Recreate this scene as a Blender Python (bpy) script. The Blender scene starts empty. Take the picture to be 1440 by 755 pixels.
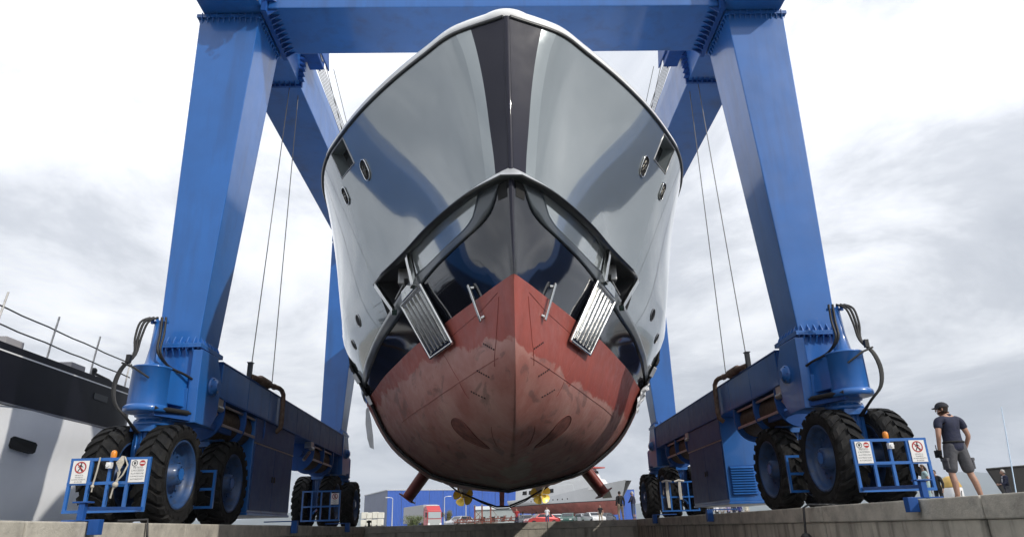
import bpy, bmesh, math, random
import numpy as np
from mathutils import Vector, Matrix
random.seed(7)
SC = bpy.context.scene
COL = SC.collection
R = math.radians
# ------------------------------------------------------------------ camera
YAW, PITCH, ROLL = .0301, .3634, -.028
cam = bpy.data.cameras.new('camera'); cam.lens = 24; cam.sensor_width = 36
cam.clip_end = 20000; cam.clip_start = .05
camo = bpy.data.objects.new('camera', cam); COL.objects.link(camo)
_fw = Vector((math.sin(YAW)*math.cos(PITCH), math.cos(YAW)*math.cos(PITCH), math.sin(PITCH)))
_r = Vector((math.cos(YAW), -math.sin(YAW), 0)); _u = _r.cross(_fw)
_r2 = _r*math.cos(ROLL) + _u*math.sin(ROLL); _u2 = _u*math.cos(ROLL) - _r*math.sin(ROLL)
camo.matrix_world = Matrix.Translation((-.178, 0, -.216)) @ Matrix((_r2, _u2, -_fw)).transposed().to_4x4()
SC.camera = camo
# ------------------------------------------------------------------ sun and sky
SUN = Vector((.66, -.50, .56)).normalized()
sun = bpy.data.lights.new('sun', 'SUN'); sun.energy = 3.2; sun.angle = R(.6); sun.color = (1, .95, .87)
suno = bpy.data.objects.new('sun', sun); COL.objects.link(suno)
suno.rotation_euler = (-SUN).to_track_quat('-Z', 'Y').to_euler()
SC.view_settings.view_transform = 'Standard'; SC.view_settings.look = 'None'
SC.view_settings.exposure = 0.05; SC.view_settings.gamma = 1
SKYOFF = (5.37, 33.9, 0)
W = bpy.data.worlds.new('World'); SC.world = W; W.use_nodes = True
nt = W.node_tree; N = nt.nodes; LK = nt.links; N.clear()
def nd(t, **k):
    n = N.new(t)
    for a, v in k.items(): setattr(n, a, v)
    return n
def mth(op, a, b=None, c=None):
    n = N.new('ShaderNodeMath'); n.operation = op
    for i, x in enumerate((a, b, c)):
        if x is None: continue
        if isinstance(x, (int, float)): n.inputs[i].default_value = x
        else: LK.new(x, n.inputs[i])
    return n.outputs[0]
def ramp(fac, stops, interp='LINEAR'):
    n = N.new('ShaderNodeValToRGB'); n.color_ramp.interpolation = interp
    e = n.color_ramp.elements
    while len(e) < len(stops): e.new(.5)
    for i, (p, c) in enumerate(stops):
        e[i].position = p; e[i].color = (c, c, c, 1) if isinstance(c, (int, float)) else (*c, 1)
    LK.new(fac, n.inputs[0]); return n.outputs[0]
sky = nd('ShaderNodeTexSky', sky_type='NISHITA', sun_disc=False)
sky.sun_elevation = math.asin(SUN.z); sky.sun_rotation = math.atan2(SUN.x, SUN.y)
tc = nd('ShaderNodeTexCoord'); sp = nd('ShaderNodeSeparateXYZ'); LK.new(tc.outputs['Generated'], sp.inputs[0])
zc = mth('ADD', mth('MAXIMUM', sp.outputs[2], 0.0), .22)
cb = nd('ShaderNodeCombineXYZ')
LK.new(mth('DIVIDE', sp.outputs[0], zc), cb.inputs[0]); LK.new(mth('DIVIDE', sp.outputs[1], zc), cb.inputs[1])
n1 = nd('ShaderNodeTexNoise'); n1.inputs['Scale'].default_value = 1.35; n1.inputs['Detail'].default_value = 7
n1.inputs['Roughness'].default_value = .63; n1.inputs['Distortion'].default_value = .35
n2 = nd('ShaderNodeTexNoise'); n2.inputs['Scale'].default_value = .55; n2.inputs['Detail'].default_value = 4
vm = nd('ShaderNodeVectorMath', operation='ADD'); LK.new(cb.outputs[0], vm.inputs[0]); vm.inputs[1].default_value = SKYOFF
LK.new(vm.outputs[0], n1.inputs['Vector']); LK.new(vm.outputs[0], n2.inputs['Vector'])
# clouds grow heavier (greyer) towards the horizon, thin and brilliant overhead
den = mth('ADD', mth('MULTIPLY', n1.outputs[0], .75), mth('MULTIPLY', n2.outputs[0], .35))
cl0 = ramp(den, [(.42, (5.2, 5.5, 6.05)), (.515, (6.6, 6.85, 7.35)), (.585, (8.8, 9.0, 9.4)), (.68, (11.4, 11.5, 11.7))])
# an overcast sky: dim at the horizon, twice as bright overhead
gr = mth('ADD', .80, mth('MULTIPLY', mth('MAXIMUM', sp.outputs[2], 0.0), 1.0))
vs_ = nd('ShaderNodeVectorMath', operation='SCALE'); LK.new(cl0, vs_.inputs[0]); LK.new(gr, vs_.inputs['Scale']); cl = vs_.outputs[0]
cov = ramp(mth('ADD', n2.outputs[0], mth('MULTIPLY', n1.outputs[0], .3)), [(.36, .35), (.50, .93)])
mx = nd('ShaderNodeMix', data_type='RGBA'); LK.new(cov, mx.inputs[0])
LK.new(sky.outputs[0], mx.inputs[6]); LK.new(cl, mx.inputs[7])
bg = nd('ShaderNodeBackground'); bg.inputs[1].default_value = .1; LK.new(mx.outputs[2], bg.inputs[0])
wo = nd('ShaderNodeOutputWorld'); LK.new(bg.outputs[0], wo.inputs[0])

# ------------------------------------------------------------------ materials
MATS = {}
def mat(name, col, rough=.5, metal=0., coat=0., var=0., vscale=3., bump=0., bscale=40., dirt=None, dscale=(3, 3, .6), damt=.5, spec=.5, alpha=1., crough=.04):
    if name in MATS: return MATS[name]
    m = bpy.data.materials.new(name); m.use_nodes = True; t = m.node_tree
    p = t.nodes['Principled BSDF']
    p.inputs['Base Color'].default_value = (*col, 1); p.inputs['Roughness'].default_value = rough
    p.inputs['Metallic'].default_value = metal; p.inputs['Coat Weight'].default_value = coat
    p.inputs['Coat Roughness'].default_value = crough; p.inputs['Specular IOR Level'].default_value = spec
    g = None
    def tn(scale, vec=None, detail=5):
        nonlocal g
        if g is None: g = t.nodes.new('ShaderNodeNewGeometry')
        n = t.nodes.new('ShaderNodeTexNoise'); n.inputs['Scale'].default_value = scale; n.inputs['Detail'].default_value = detail
        n.inputs['Roughness'].default_value = .6
        if vec:
            v = t.nodes.new('ShaderNodeVectorMath'); v.operation = 'MULTIPLY'; v.inputs[1].default_value = vec
            t.links.new(g.outputs['Position'], v.inputs[0]); t.links.new(v.outputs[0], n.inputs['Vector'])
        else: t.links.new(g.outputs['Position'], n.inputs['Vector'])
        return n
    c = None
    if var:
        n = tn(vscale); r = t.nodes.new('ShaderNodeValToRGB')
        r.color_ramp.elements[0].position = .3; r.color_ramp.elements[1].position = .7
        r.color_ramp.elements[0].color = (*[x*(1-var) for x in col], 1); r.color_ramp.elements[1].color = (*[min(1, x*(1+var)) for x in col], 1)
        t.links.new(n.outputs[0], r.inputs[0]); c = r.outputs[0]
        rr = t.nodes.new('ShaderNodeMapRange'); rr.inputs[3].default_value = max(0, rough-.12); rr.inputs[4].default_value = min(1, rough+.12)
        n3 = tn(vscale*2.3); t.links.new(n3.outputs[0], rr.inputs[0]); t.links.new(rr.outputs[0], p.inputs['Roughness'])
    if dirt:
        n = tn(1., dscale, 6); r = t.nodes.new('ShaderNodeValToRGB')
        r.color_ramp.elements[0].position = .5; r.color_ramp.elements[1].position = .72
        r.color_ramp.elements[0].color = (0, 0, 0, 1); r.color_ramp.elements[1].color = (damt, damt, damt, 1)
        t.links.new(n.outputs[0], r.inputs[0])
        x = t.nodes.new('ShaderNodeMix'); x.data_type = 'RGBA'; t.links.new(r.outputs[0], x.inputs[0])
        if c: t.links.new(c, x.inputs[6])
        else: x.inputs[6].default_value = (*col, 1)
        x.inputs[7].default_value = (*dirt, 1); c = x.outputs[2]
    if c: t.links.new(c, p.inputs['Base Color'])
    if bump:
        n = tn(bscale); b = t.nodes.new('ShaderNodeBump'); b.inputs['Strength'].default_value = bump; b.inputs['Distance'].default_value = .02
        t.links.new(n.outputs[0], b.inputs['Height']); t.links.new(b.outputs[0], p.inputs['Normal'])
    MATS[name] = m; return m

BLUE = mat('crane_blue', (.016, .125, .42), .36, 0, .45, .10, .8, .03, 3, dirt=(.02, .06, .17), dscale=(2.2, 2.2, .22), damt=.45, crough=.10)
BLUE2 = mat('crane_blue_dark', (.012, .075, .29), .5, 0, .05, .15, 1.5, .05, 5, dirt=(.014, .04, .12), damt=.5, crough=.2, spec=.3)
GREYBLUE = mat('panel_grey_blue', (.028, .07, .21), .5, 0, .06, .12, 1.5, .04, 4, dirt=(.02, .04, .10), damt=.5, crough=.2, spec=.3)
RIMB = mat('rim_blue', (.018, .06, .17), .5, 0, .1, .2, 4, .05, 20, dirt=(.03, .03, .03), dscale=(6, 6, 6), damt=.7)
RUB = mat('tyre_rubber', (.010, .010, .0105), .8, 0, 0, .35, 5, .3, 60, dirt=(.04, .038, .034), dscale=(4, 4, 4), damt=.45, spec=.25)
CON = mat('concrete', (.45, .42, .355), .9, 0, 0, .22, 2.2, .5, 18, dirt=(.075, .07, .058), dscale=(4.5, 4.5, .4), damt=.85)
CON2 = mat('concrete_coping', (.46, .43, .37), .9, 0, 0, .2, 3, .5, 25, dirt=(.2, .19, .17), dscale=(4, 4, 4), damt=.6)
YARD = mat('yard_concrete', (.20, .195, .18), .9, 0, 0, .2, .8, .3, 12, dirt=(.14, .13, .12), dscale=(.6, .6, .6), damt=.6)
CHROME = mat('chrome', (.62, .62, .60), .10, 1, 0, .06, 6, .03, 10)
STEEL = mat('steel_grey', (.36, .36, .36), .35, .8, 0, .15, 5)
BLACK = mat('black_rubber', (.012, .012, .013), .55)
BLACKM = mat('black_recess', (.006, .006, .006), .8)
HULLG = mat('hull_grey', (.245, .275, .285), .07, .40, 1., .03, .5, .012, .9, crough=.025)
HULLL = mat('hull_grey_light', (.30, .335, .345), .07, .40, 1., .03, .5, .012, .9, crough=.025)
STEMD = mat('stem_dark', (.012, .012, .026), .5, 0, .30, .08, .8, .015, 1.2, crough=.03, spec=.15)
TOPS = mat('topside_black', (.008, .009, .014), .06, 0, 0., 0, 1, .04, 1.3, spec=.85)
SLATE = mat('slate_band', (.045, .056, .066), .35, .1, .45, .08, 1.2, .02, 1.5, crough=.06)
WHITEP = mat('white_paint', (.80, .80, .79), .35, 0, .5, .03, 1)
SEAM = mat('dark_seam', (.02, .022, .025), .4)
REDP = mat('red_paint', (.25, .05, .04), .5, 0, .1, .15, 3)
BRASS = mat('yellow_bronze', (.62, .43, .06), .35, .55, .2, .12, 8)
ROPE = mat('rope', (.45, .42, .36), .9, var=.2, vscale=30)
CABLE = mat('wire_rope', (.20, .20, .20), .5, .6)
RUST = mat('exhaust_lagging', (.16, .10, .07), .75, .1, 0, .4, 6, .4, 25, dirt=(.25, .22, .18), dscale=(7, 7, 7), damt=.5)
DRUM = mat('drum_rope', (.09, .065, .045), .6, .3, 0, .4, 9)
ORANGE = mat('beacon_orange', (.75, .25, .02), .25, 0, .5)
SIGNW = mat('sign_white', (.78, .77, .75), .45, 0, .2, .05, 8)
SIGNR = mat('sign_red', (.42, .03, .03), .45)
SIGNK = mat('sign_black', (.03, .03, .035), .5)
def wave_mat(name, col, k):
    m = mat(name, col, .06, 0, 0, 0); t = m.node_tree; p = t.nodes['Principled BSDF']; p.inputs['IOR'].default_value = 1.33
    g = t.nodes.new('ShaderNodeNewGeometry'); n = t.nodes.new('ShaderNodeTexNoise'); n.inputs['Scale'].default_value = 1.6; n.inputs['Detail'].default_value = 4
    b = t.nodes.new('ShaderNodeBump'); b.inputs['Strength'].default_value = .5; b.inputs['Distance'].default_value = .25
    t.links.new(g.outputs['Position'], n.inputs['Vector']); t.links.new(n.outputs[0], b.inputs['Height']); t.links.new(b.outputs[0], p.inputs['Normal']); return m
WATER = wave_mat('sea_water', (.015, .028, .028), 1)
def bottom_mat():
    m = bpy.data.materials.new('antifouling_red'); m.use_nodes = True; t = m.node_tree; p = t.nodes['Principled BSDF']; L = t.links.new
    def n_(k, **a):
        n = t.nodes.new(k)
        for x, v in a.items(): setattr(n, x, v)
        return n
    def M(op, a, b):
        n = n_('ShaderNodeMath', operation=op)
        for i, x in enumerate((a, b)):
            if isinstance(x, (int, float)): n.inputs[i].default_value = x
            else: L(x, n.inputs[i])
        return n.outputs[0]
    g = n_('ShaderNodeNewGeometry'); s = n_('ShaderNodeSeparateXYZ'); L(g.outputs['Position'], s.inputs[0])
    def noise(sc, vec=(1, 1, 1), d=6, dist=0):
        v = n_('ShaderNodeVectorMath', operation='MULTIPLY'); v.inputs[1].default_value = vec; L(g.outputs['Position'], v.inputs[0])
        n = n_('ShaderNodeTexNoise'); n.inputs['Scale'].default_value = sc; n.inputs['Detail'].default_value = d; n.inputs['Roughness'].default_value = .62; n.inputs['Distortion'].default_value = dist
        L(v.outputs[0], n.inputs['Vector']); return n.outputs[0]
    def rmp(f, st):
        r = n_('ShaderNodeValToRGB'); e = r.color_ramp.elements
        while len(e) < len(st): e.new(.5)
        for i, (q, c) in enumerate(st): e[i].position = q; e[i].color = (c, c, c, 1) if isinstance(c, float) else (*c, 1)
        L(f, r.inputs[0]); return r.outputs[0]
    def mix(f, a, b):
        x = n_('ShaderNodeMix', data_type='RGBA'); L(f, x.inputs[0])
        for i, c in ((6, a), (7, b)):
            if isinstance(c, tuple): x.inputs[i].default_value = (*c, 1)
            else: L(c, x.inputs[i])
        return x.outputs[2]
    # fresh red paint above a ragged worn line, scuffed pinkish grey coating below it
    wl = M('ADD', s.outputs[2], M('MULTIPLY', M('SUBTRACT', noise(1.5, (1, .7, 1), 9, .3), .5), 1.0))
    wl = M('ADD', wl, M('MULTIPLY', M('TANH', M('MULTIPLY', M('SUBTRACT', s.outputs[0], .15), 1.2), 0), .28))
    wl = M('SUBTRACT', wl, M('MULTIPLY', M('ABSOLUTE', M('SUBTRACT', s.outputs[0], .15), 0), .10))
    fresh = rmp(M('MULTIPLY', wl, .2), [(.505, 0.), (.515, 1.)])
    worn = mix(rmp(noise(1.0, (1, .6, 1), 8, .25), [(.36, 0.), (.66, 1.)]), (.35, .14, .118), (.47, .265, .23))
    worn = mix(rmp(noise(2.6, (1., .4, 1.), 9, .6), [(.56, 0.), (.62, .5)]), worn, (.12, .075, .07))
    low = rmp(M('ADD', M('MULTIPLY', s.outputs[2], -.30), M('MULTIPLY', noise(1.2, (1, .5, 1.6), 5), .6)), [(-.12, 0.), (.03, .85)])
    worn = mix(low, worn, (.40, .30, .26))
    red = mix(rmp(noise(3., (1, 1, .6), 6), [(.3, 0.), (.75, 1.)]), (.36, .082, .062), (.27, .07, .057))
    L(mix(fresh, worn, red), p.inputs['Base Color'])
    L(rmp(noise(4.), [(.3, .34), (.7, .62)]), p.inputs['Roughness'])
    p.inputs['Specular IOR Level'].default_value = .45
    b = n_('ShaderNodeBump'); b.inputs['Strength'].default_value = .25; b.inputs['Distance'].default_value = .02
    L(noise(9., (1, 1, .5), 8), b.inputs['Height']); L(b.outputs[0], p.inputs['Normal'])
    return m
BOTTOM = bottom_mat()

# ------------------------------------------------------------------ mesh helpers
class MB:
    def __init__(s): s.v = []; s.f = []; s.m = []; s.sm = []
    def add(s, vs, fs, mi=0, smooth=False):
        o = len(s.v); s.v += [tuple(p) for p in vs]
        for f in fs: s.f.append([o+i for i in f]); s.m.append(mi); s.sm.append(smooth)
        return s
    def box(s, x0, x1, y0, y1, z0, z1, mi=0):
        x0, x1 = min(x0, x1), max(x0, x1)
        return s.add([(x, y, z) for z in (z0, z1) for y in (y0, y1) for x in (x0, x1)],
                     [(0, 2, 3, 1), (4, 5, 7, 6), (0, 1, 5, 4), (2, 6, 7, 3), (0, 4, 6, 2), (1, 3, 7, 5)], mi)
    def hexa(s, b, t, mi=0):     # four bottom corners, four top corners
        return s.add(list(b)+list(t), [(3, 2, 1, 0), (4, 5, 6, 7), (0, 1, 5, 4), (1, 2, 6, 5), (2, 3, 7, 6), (3, 0, 4, 7)], mi)
    def bar(s, a, b, w, h, up=(0, 0, 1), mi=0):
        a, b = Vector(a), Vector(b); d = (b-a).normalized(); u = Vector(up)
        if abs(d.dot(u)) > .98: u = Vector((0, 1, 0))
        x = d.cross(u).normalized()*w/2; y = x.cross(d).normalized()*h/2
        return s.hexa([a-x-y, a+x-y, a+x+y, a-x+y], [b-x-y, b+x-y, b+x+y, b-x+y], mi)
    def lathe(s, prof, org, ax=(0, 0, 1), n=20, mi=0, smooth=True, ref=None, caps=True):
        org = Vector(org); ax = Vector(ax).normalized(); r = Vector(ref) if ref else (Vector((1, 0, 0)) if abs(ax.x) < .9 else Vector((0, 1, 0)))
        u = (r-ax*r.dot(ax)).normalized(); w = ax.cross(u); vs = []; fs = []
        for rr, a in prof:
            for i in range(n):
                t = 2*math.pi*i/n; vs.append(org+ax*a+(u*math.cos(t)+w*math.sin(t))*rr)
        for k in range(len(prof)-1):
            for i in range(n):
                j = (i+1) % n; fs.append((k*n+i, k*n+j, (k+1)*n+j, (k+1)*n+i))
        s.add(vs, fs, mi, smooth)
        if caps and prof[0][0] > 1e-4: s.add(vs[:n], [tuple(range(n))[::-1]], mi)
        if caps and prof[-1][0] > 1e-4: s.add(vs[-n:], [tuple(range(n))], mi)
        return s
    def cyl(s, a, b, r0, r1=None, n=16, mi=0):
        a, b = Vector(a), Vector(b); r1 = r0 if r1 is None else r1
        return s.lathe([(r0, 0), (r1, (b-a).length)], a, b-a, n, mi)
    def tube(s, pts, r, n=8, mi=0, closed=False):
        P = [Vector(p) for p in pts]; rs = r if isinstance(r, (list, tuple)) else [r]*len(P); vs = []; prev = None
        for i, p in enumerate(P):
            d = (P[min(i+1, len(P)-1)]-P[max(i-1, 0)]).normalized()
            u = prev if prev is not None else (Vector((0, 0, 1)) if abs(d.z) < .9 else Vector((0, 1, 0)))
            u = (u-d*u.dot(d)); u = u.normalized() if u.length > 1e-6 else d.orthogonal().normalized(); prev = u; w = d.cross(u)
            vs += [p+(u*math.cos(2*math.pi*k/n)+w*math.sin(2*math.pi*k/n))*rs[i] for k in range(n)]
        fs = [(i*n+k, i*n+(k+1) % n, (i+1)*n+(k+1) % n, (i+1)*n+k) for i in range(len(P)-1) for k in range(n)]
        s.add(vs, fs, mi, True); s.add(vs[:n], [tuple(range(n))[::-1]], mi); s.add(vs[-n:], [tuple(range(n))], mi); return s
    def prism(s, poly, f0, f1, mi=0):     # poly: list of (a,b); f0/f1 map (a,b) to the two faces
        n = len(poly); vs = [f0(*p) for p in poly]+[f1(*p) for p in poly]
        fs = [tuple(range(n))[::-1], tuple(range(n, 2*n))]+[(i, (i+1) % n, n+(i+1) % n, n+i) for i in range(n)]
        return s.add(vs, fs, mi)
    def prismx(s, poly, x0, x1, mi=0): return s.prism(poly, lambda a, b: (x0, a, b), lambda a, b: (x1, a, b), mi)
    def prismy(s, poly, y0, y1, mi=0): return s.prism(poly, lambda a, b: (a, y0, b), lambda a, b: (a, y1, b), mi)
    def prismz(s, poly, z0, z1, mi=0): return s.prism(poly, lambda a, b: (a, b, z0), lambda a, b: (a, b, z1), mi)
    def ball(s, c, r, n=12, m=8, mi=0, sc=(1, 1, 1)):
        c = Vector(c); vs = []; fs = []
        for k in range(m+1):
            t = math.pi*k/m
            for i in range(n):
                a = 2*math.pi*i/n; vs.append(c+Vector((math.sin(t)*math.cos(a)*r*sc[0], math.sin(t)*math.sin(a)*r*sc[1], math.cos(t)*r*sc[2])))
        for k in range(m):
            for i in range(n): fs.append((k*n+i, (k+1)*n+i, (k+1)*n+(i+1) % n, k*n+(i+1) % n))
        return s.add(vs, fs, mi, True)
    def grid(s, rows, mi=0, smooth=True, closed=False):
        n = len(rows[0]); vs = [p for r in rows for p in r]; fs = []
        for i in range(len(rows)-1):
            for j in range(n-1 if not closed else n):
                q = (i*n+j, i*n+(j+1) % n, (i+1)*n+(j+1) % n, (i+1)*n+j)
                P = [Vector(vs[a]) for a in q]
                if (P[1]-P[3]).cross(P[0]-P[2]).length > 1e-7: fs.append(q)
        return s.add(vs, fs, mi, smooth)
    def text(s, body, o, ux, uz, size, mi=0, depth=.002):   # o: centre of the line
        cu = bpy.data.curves.new('t', 'FONT'); cu.body = body; cu.size = size; cu.align_x = 'CENTER'; cu.resolution_u = 2
        ob = bpy.data.objects.new('t', cu); COL.objects.link(ob); dg = bpy.context.evaluated_depsgraph_get()
        me = bpy.data.meshes.new_from_object(ob.evaluated_get(dg)); o, ux, uz = Vector(o), Vector(ux), Vector(uz); nn = ux.cross(uz)
        s.add([o+ux*v.co.x+uz*v.co.y+nn*depth for v in me.vertices], [tuple(p.vertices) for p in me.polygons], mi)
        bpy.data.objects.remove(ob); bpy.data.curves.remove(cu); bpy.data.meshes.remove(me); return s
    def build(s, name, mats, parent=None, bevel=0, weld=False, **k):
        me = bpy.data.meshes.new(name); me.from_pydata(s.v, [], s.f)
        for m in (mats if isinstance(mats, (list, tuple)) else [mats]): me.materials.append(m)
        me.polygons.foreach_set('material_index', s.m); me.polygons.foreach_set('use_smooth', s.sm)
        bm = bmesh.new(); bm.from_mesh(me)
        if weld: bmesh.ops.remove_doubles(bm, verts=bm.verts, dist=1e-4)
        bmesh.ops.recalc_face_normals(bm, faces=bm.faces)
        if bevel:
            bmesh.ops.remove_doubles(bm, verts=bm.verts, dist=1e-5)
            es = [e for e in bm.edges if len(e.link_faces) == 2 and e.calc_face_angle(0) > .5 and e.calc_length() > bevel*2.5]
            bmesh.ops.bevel(bm, geom=es, offset=bevel, segments=2, affect='EDGES', profile=.6, clamp_overlap=True)
        bm.to_mesh(me); bm.free()
        return link(name, me, parent, **k)
def link(name, me, parent=None, **k):
    o = bpy.data.objects.new(name, me); COL.objects.link(o)
    if parent: adopt(o, parent)
    for a, v in k.items(): o[a] = v
    return o
def adopt(o, parent):
    o.parent = parent
    o.matrix_parent_inverse = Matrix.Translation(-Vector(parent.get('at', (0, 0, 0))))
def thing(name, label, cat, at=(0, 0, 0), group=None):
    o = bpy.data.objects.new(name, None); COL.objects.link(o); o.location = at; o['at'] = tuple(float(x) for x in at)
    o.empty_display_size = .3; o['label'] = label; o['category'] = cat
    if group: o['group'] = group
    return o
def tag(o, label, cat, group=None):
    o['label'] = label; o['category'] = cat
    if group: o['group'] = group
    return o
def struct(o): o['kind'] = 'structure'; return o
def stuff(o): o['kind'] = 'stuff'; return o

# ------------------------------------------------------------------ ground, quay, water
QX, QE = 5.62, 30.0
struct(MB().box(-3000, 3000, -3000, 6000, -4.2, -4.0).build('seabed', mat('seabed_mud', (.08, .08, .07), .9)))
w_ = MB(); w_.box(-2500, 2500, -2500, 29.6, -1.72, -1.6); struct(w_.build('water', WATER))
g = MB(); g.box(-10.1, -QX-.55, -14, QE+.4, -2.5, 0); struct(g.build('quay_ground', YARD))
g = MB(); g.box(QX+.55, 260, -14, QE+.4, -2.5, 0); struct(g.build('quay_ground', YARD))
g = MB(); g.box(-1500, 2200, QE+.4, 4500, -2.5, 0); struct(g.build('yard_ground', YARD))
def quay_wall(name, a, b, nrm):
    a, b, nrm = Vector(a), Vector(b), Vector(nrm); L = (b-a).length; d = (b-a)/L
    core = MB(); q = nrm*.53
    core.hexa([a-q+Vector((0, 0, -2.5)), b-q+Vector((0, 0, -2.5)), b-nrm*.03+Vector((0, 0, -2.5)), a-nrm*.03+Vector((0, 0, -2.5))],
              [a-q+Vector((0, 0, -.02)), b-q+Vector((0, 0, -.02)), b-nrm*.03+Vector((0, 0, -.02)), a-nrm*.03+Vector((0, 0, -.02))])
    o = struct(core.build(name, CON)); n = max(1, round(L/4.4)); st = L/n
    for i in range(n):
        p = a+d*(i*st+.012); e = a+d*((i+1)*st-.012); j = nrm*random.uniform(-.008, .008)
        m = MB(); z0, z1 = Vector((0, 0, -2.5)), Vector((0, 0, -.262))
        m.hexa([p-nrm*.03+z0, e-nrm*.03+z0, e+j+z0, p+j+z0], [p-nrm*.03+z1, e-nrm*.03+z1, e+j+z1, p+j+z1])
        m.build('concrete_panel', CON, o, bevel=.012)
        m = MB(); z0, z1 = Vector((0, 0, -.258)), Vector((0, 0, .012+random.uniform(-.004, .004))); f = nrm*(.02+random.uniform(0, .008))
        m.hexa([p-q+z0, e-q+z0, e+f+z0, p+f+z0], [p-q+z1, e-q+z1, e+f+z1, p+f+z1])
        m.build('coping_block', CON2, o, bevel=.02)
quay_wall('quay_wall', (-QX, -13, 0), (-QX, QE, 0), (1, 0, 0))
quay_wall('quay_wall', (QX, -13, 0), (QX, QE, 0), (-1, 0, 0))
quay_wall('quay_wall', (-QX, QE, 0), (QX, QE, 0), (0, -1, 0))
# hills: a ridge with real relief far behind the yard
def hills():
    m = MB(); rows = []; rnd = random.Random(3); ph = [rnd.uniform(0, 6.28) for _ in range(12)]
    for k in range(9):
        t = k/8; row = []
        for i in range(161):
            x = -5200+i*65
            h = sum(math.sin(x*f+p)*a for f, a, p in zip((.0007, .0013, .0029, .0061, .013, .027), (60, 50, 26, 13, 6, 3), ph))
            lift = 75+h*.5+90*math.exp(-((x-1150)/420)**2)+190*math.exp(-((x-3000)/650)**2)+20*math.exp(-((x+900)/500)**2)
            prof = math.sin(math.pi*t)**.8
            row.append((x, 4300+(t-.5)*1500+40*math.sin(x*.01+k), max(-1, prof*lift*(.85+.15*math.sin(x*.009+k*1.7)))))
        rows.append(row)
    m.grid(rows); struct(m.build('hills', mat('hill_scrub', (.055, .075, .05), .9, var=.3, vscale=.01)))
hills()

# ------------------------------------------------------------------ the travel lift
lift = thing('travel_lift', 'huge blue wheeled boat hoist straddling the dock and carrying the grey yacht', 'boat hoist', (0, 21, 0))
def loft4(m, b, t, mi=0): m.hexa(b, t, mi)
def rect(s, x0, x1, y0, y1, z): return [(s*x0, y0, z), (s*x1, y0, z), (s*x1, y1, z), (s*x0, y1, z)]
def flange(name, s, x0, x1, y0, y1, z, up=True, lo=True, n=6, h=.17, ov=.10, inset=(0, 0)):
    m = MB(); m.box(s*(x0-ov), s*(x1+ov), y0-ov, y1+ov, z-.022, z+.022); m.box(s*(x0-ov), s*(x1+ov), y0-ov, y1+ov, z-.07, z-.026)
    def gus(px, py, nx, ny):
        for sg, on in ((1, up), (-1, lo)):
            if not on: continue
            za, zb = (z+.02, z+.02+h) if sg > 0 else (z-.07, z-.07-h)
            t = Vector((-ny, nx, 0))*.012; a = Vector((px, py, za)); o = Vector((nx, ny, 0))*ov*.85
            p = [a, a+o, a+o*.8+Vector((0, 0, (zb-za)*.35)), Vector((px, py, zb))]
            m.add([q-t for q in p]+[q+t for q in p], [(3, 2, 1, 0), (4, 5, 6, 7), (0, 1, 5, 4), (1, 2, 6, 5), (2, 3, 7, 6), (3, 0, 4, 7)])
    for i in range(n):
        t = (i+.5)/n; xx = s*(x0+(x1-x0)*t); yy = y0+(y1-y0)*t
        gus(xx, y0-.001, 0, -1); gus(xx, y1+.001, 0, 1); gus(s*x0, yy, -s, 0); gus(s*x1, yy, s, 0)
    for i in range(9):      # bolt heads along the front
        t = (i+.25)/9; xx = s*(x0-.06+(x1-x0+.12)*t); m.cyl((xx, y0-.06, z-.1), (xx, y0-.06, z+.05), .018, n=6)
        yy = y0+(y1-y0)*t; m.cyl((s*(x0-.06), yy, z-.1), (s*(x0-.06), yy, z+.05), .018, n=6)
    return m.build(name, BLUE, lift)
def tyre_mesh():
    Rr, wd = .93, .56; m = MB(); h = wd/2
    prof = [(.60, -h*.62), (.66, -h*.86), (.76, -h*1.0), (.84, -h*.98), (.895, -h*.86), (.915, -h*.55), (.92, 0), (.915, h*.55), (.895, h*.86), (.84, h*.98), (.76, h), (.66, h*.86), (.60, h*.62)]
    m.lathe(prof, (0, 0, 0), (1, 0, 0), 48, caps=False)
    nl = 22
    for k in range(nl):
        for sd in (-1, 1):
            a0 = 2*math.pi*(k+(.5 if sd > 0 else 0))/nl; wv = 2*math.pi/nl*.56
            st = [(.02, .972, 0), (.42, .972, .055), (.80, .962, .16), (1.03, .915, .21), (1.0, .84, .23)]; vs = []
            for (f, r_, dz) in st:
                for rr in (r_, r_-.07):
                    for e in (0, 1):
                        a = a0+dz+wv*e*(1.0 if f > .3 else .8); vs.append((sd*f*h, rr*math.cos(a), rr*math.sin(a)))
            fs = []
            for q in range(len(st)-1):
                o = q*4; fs += [(o, o+1, o+5, o+4), (o+2, o+6, o+7, o+3), (o, o+4, o+6, o+2), (o+1, o+3, o+7, o+5)]
            fs += [(0, 2, 3, 1), (len(st)*4-4, len(st)*4-3, len(st)*4-1, len(st)*4-2)]
            m.add(vs, fs)
    for rr in (.70, .80):
        for sd in (-1, 1): m.lathe([(rr-.012, sd*h*.93), (rr, sd*h*1.015), (rr+.012, sd*h*.95)], (0, 0, 0), (1, 0, 0), 48, caps=False)
    return m
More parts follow.
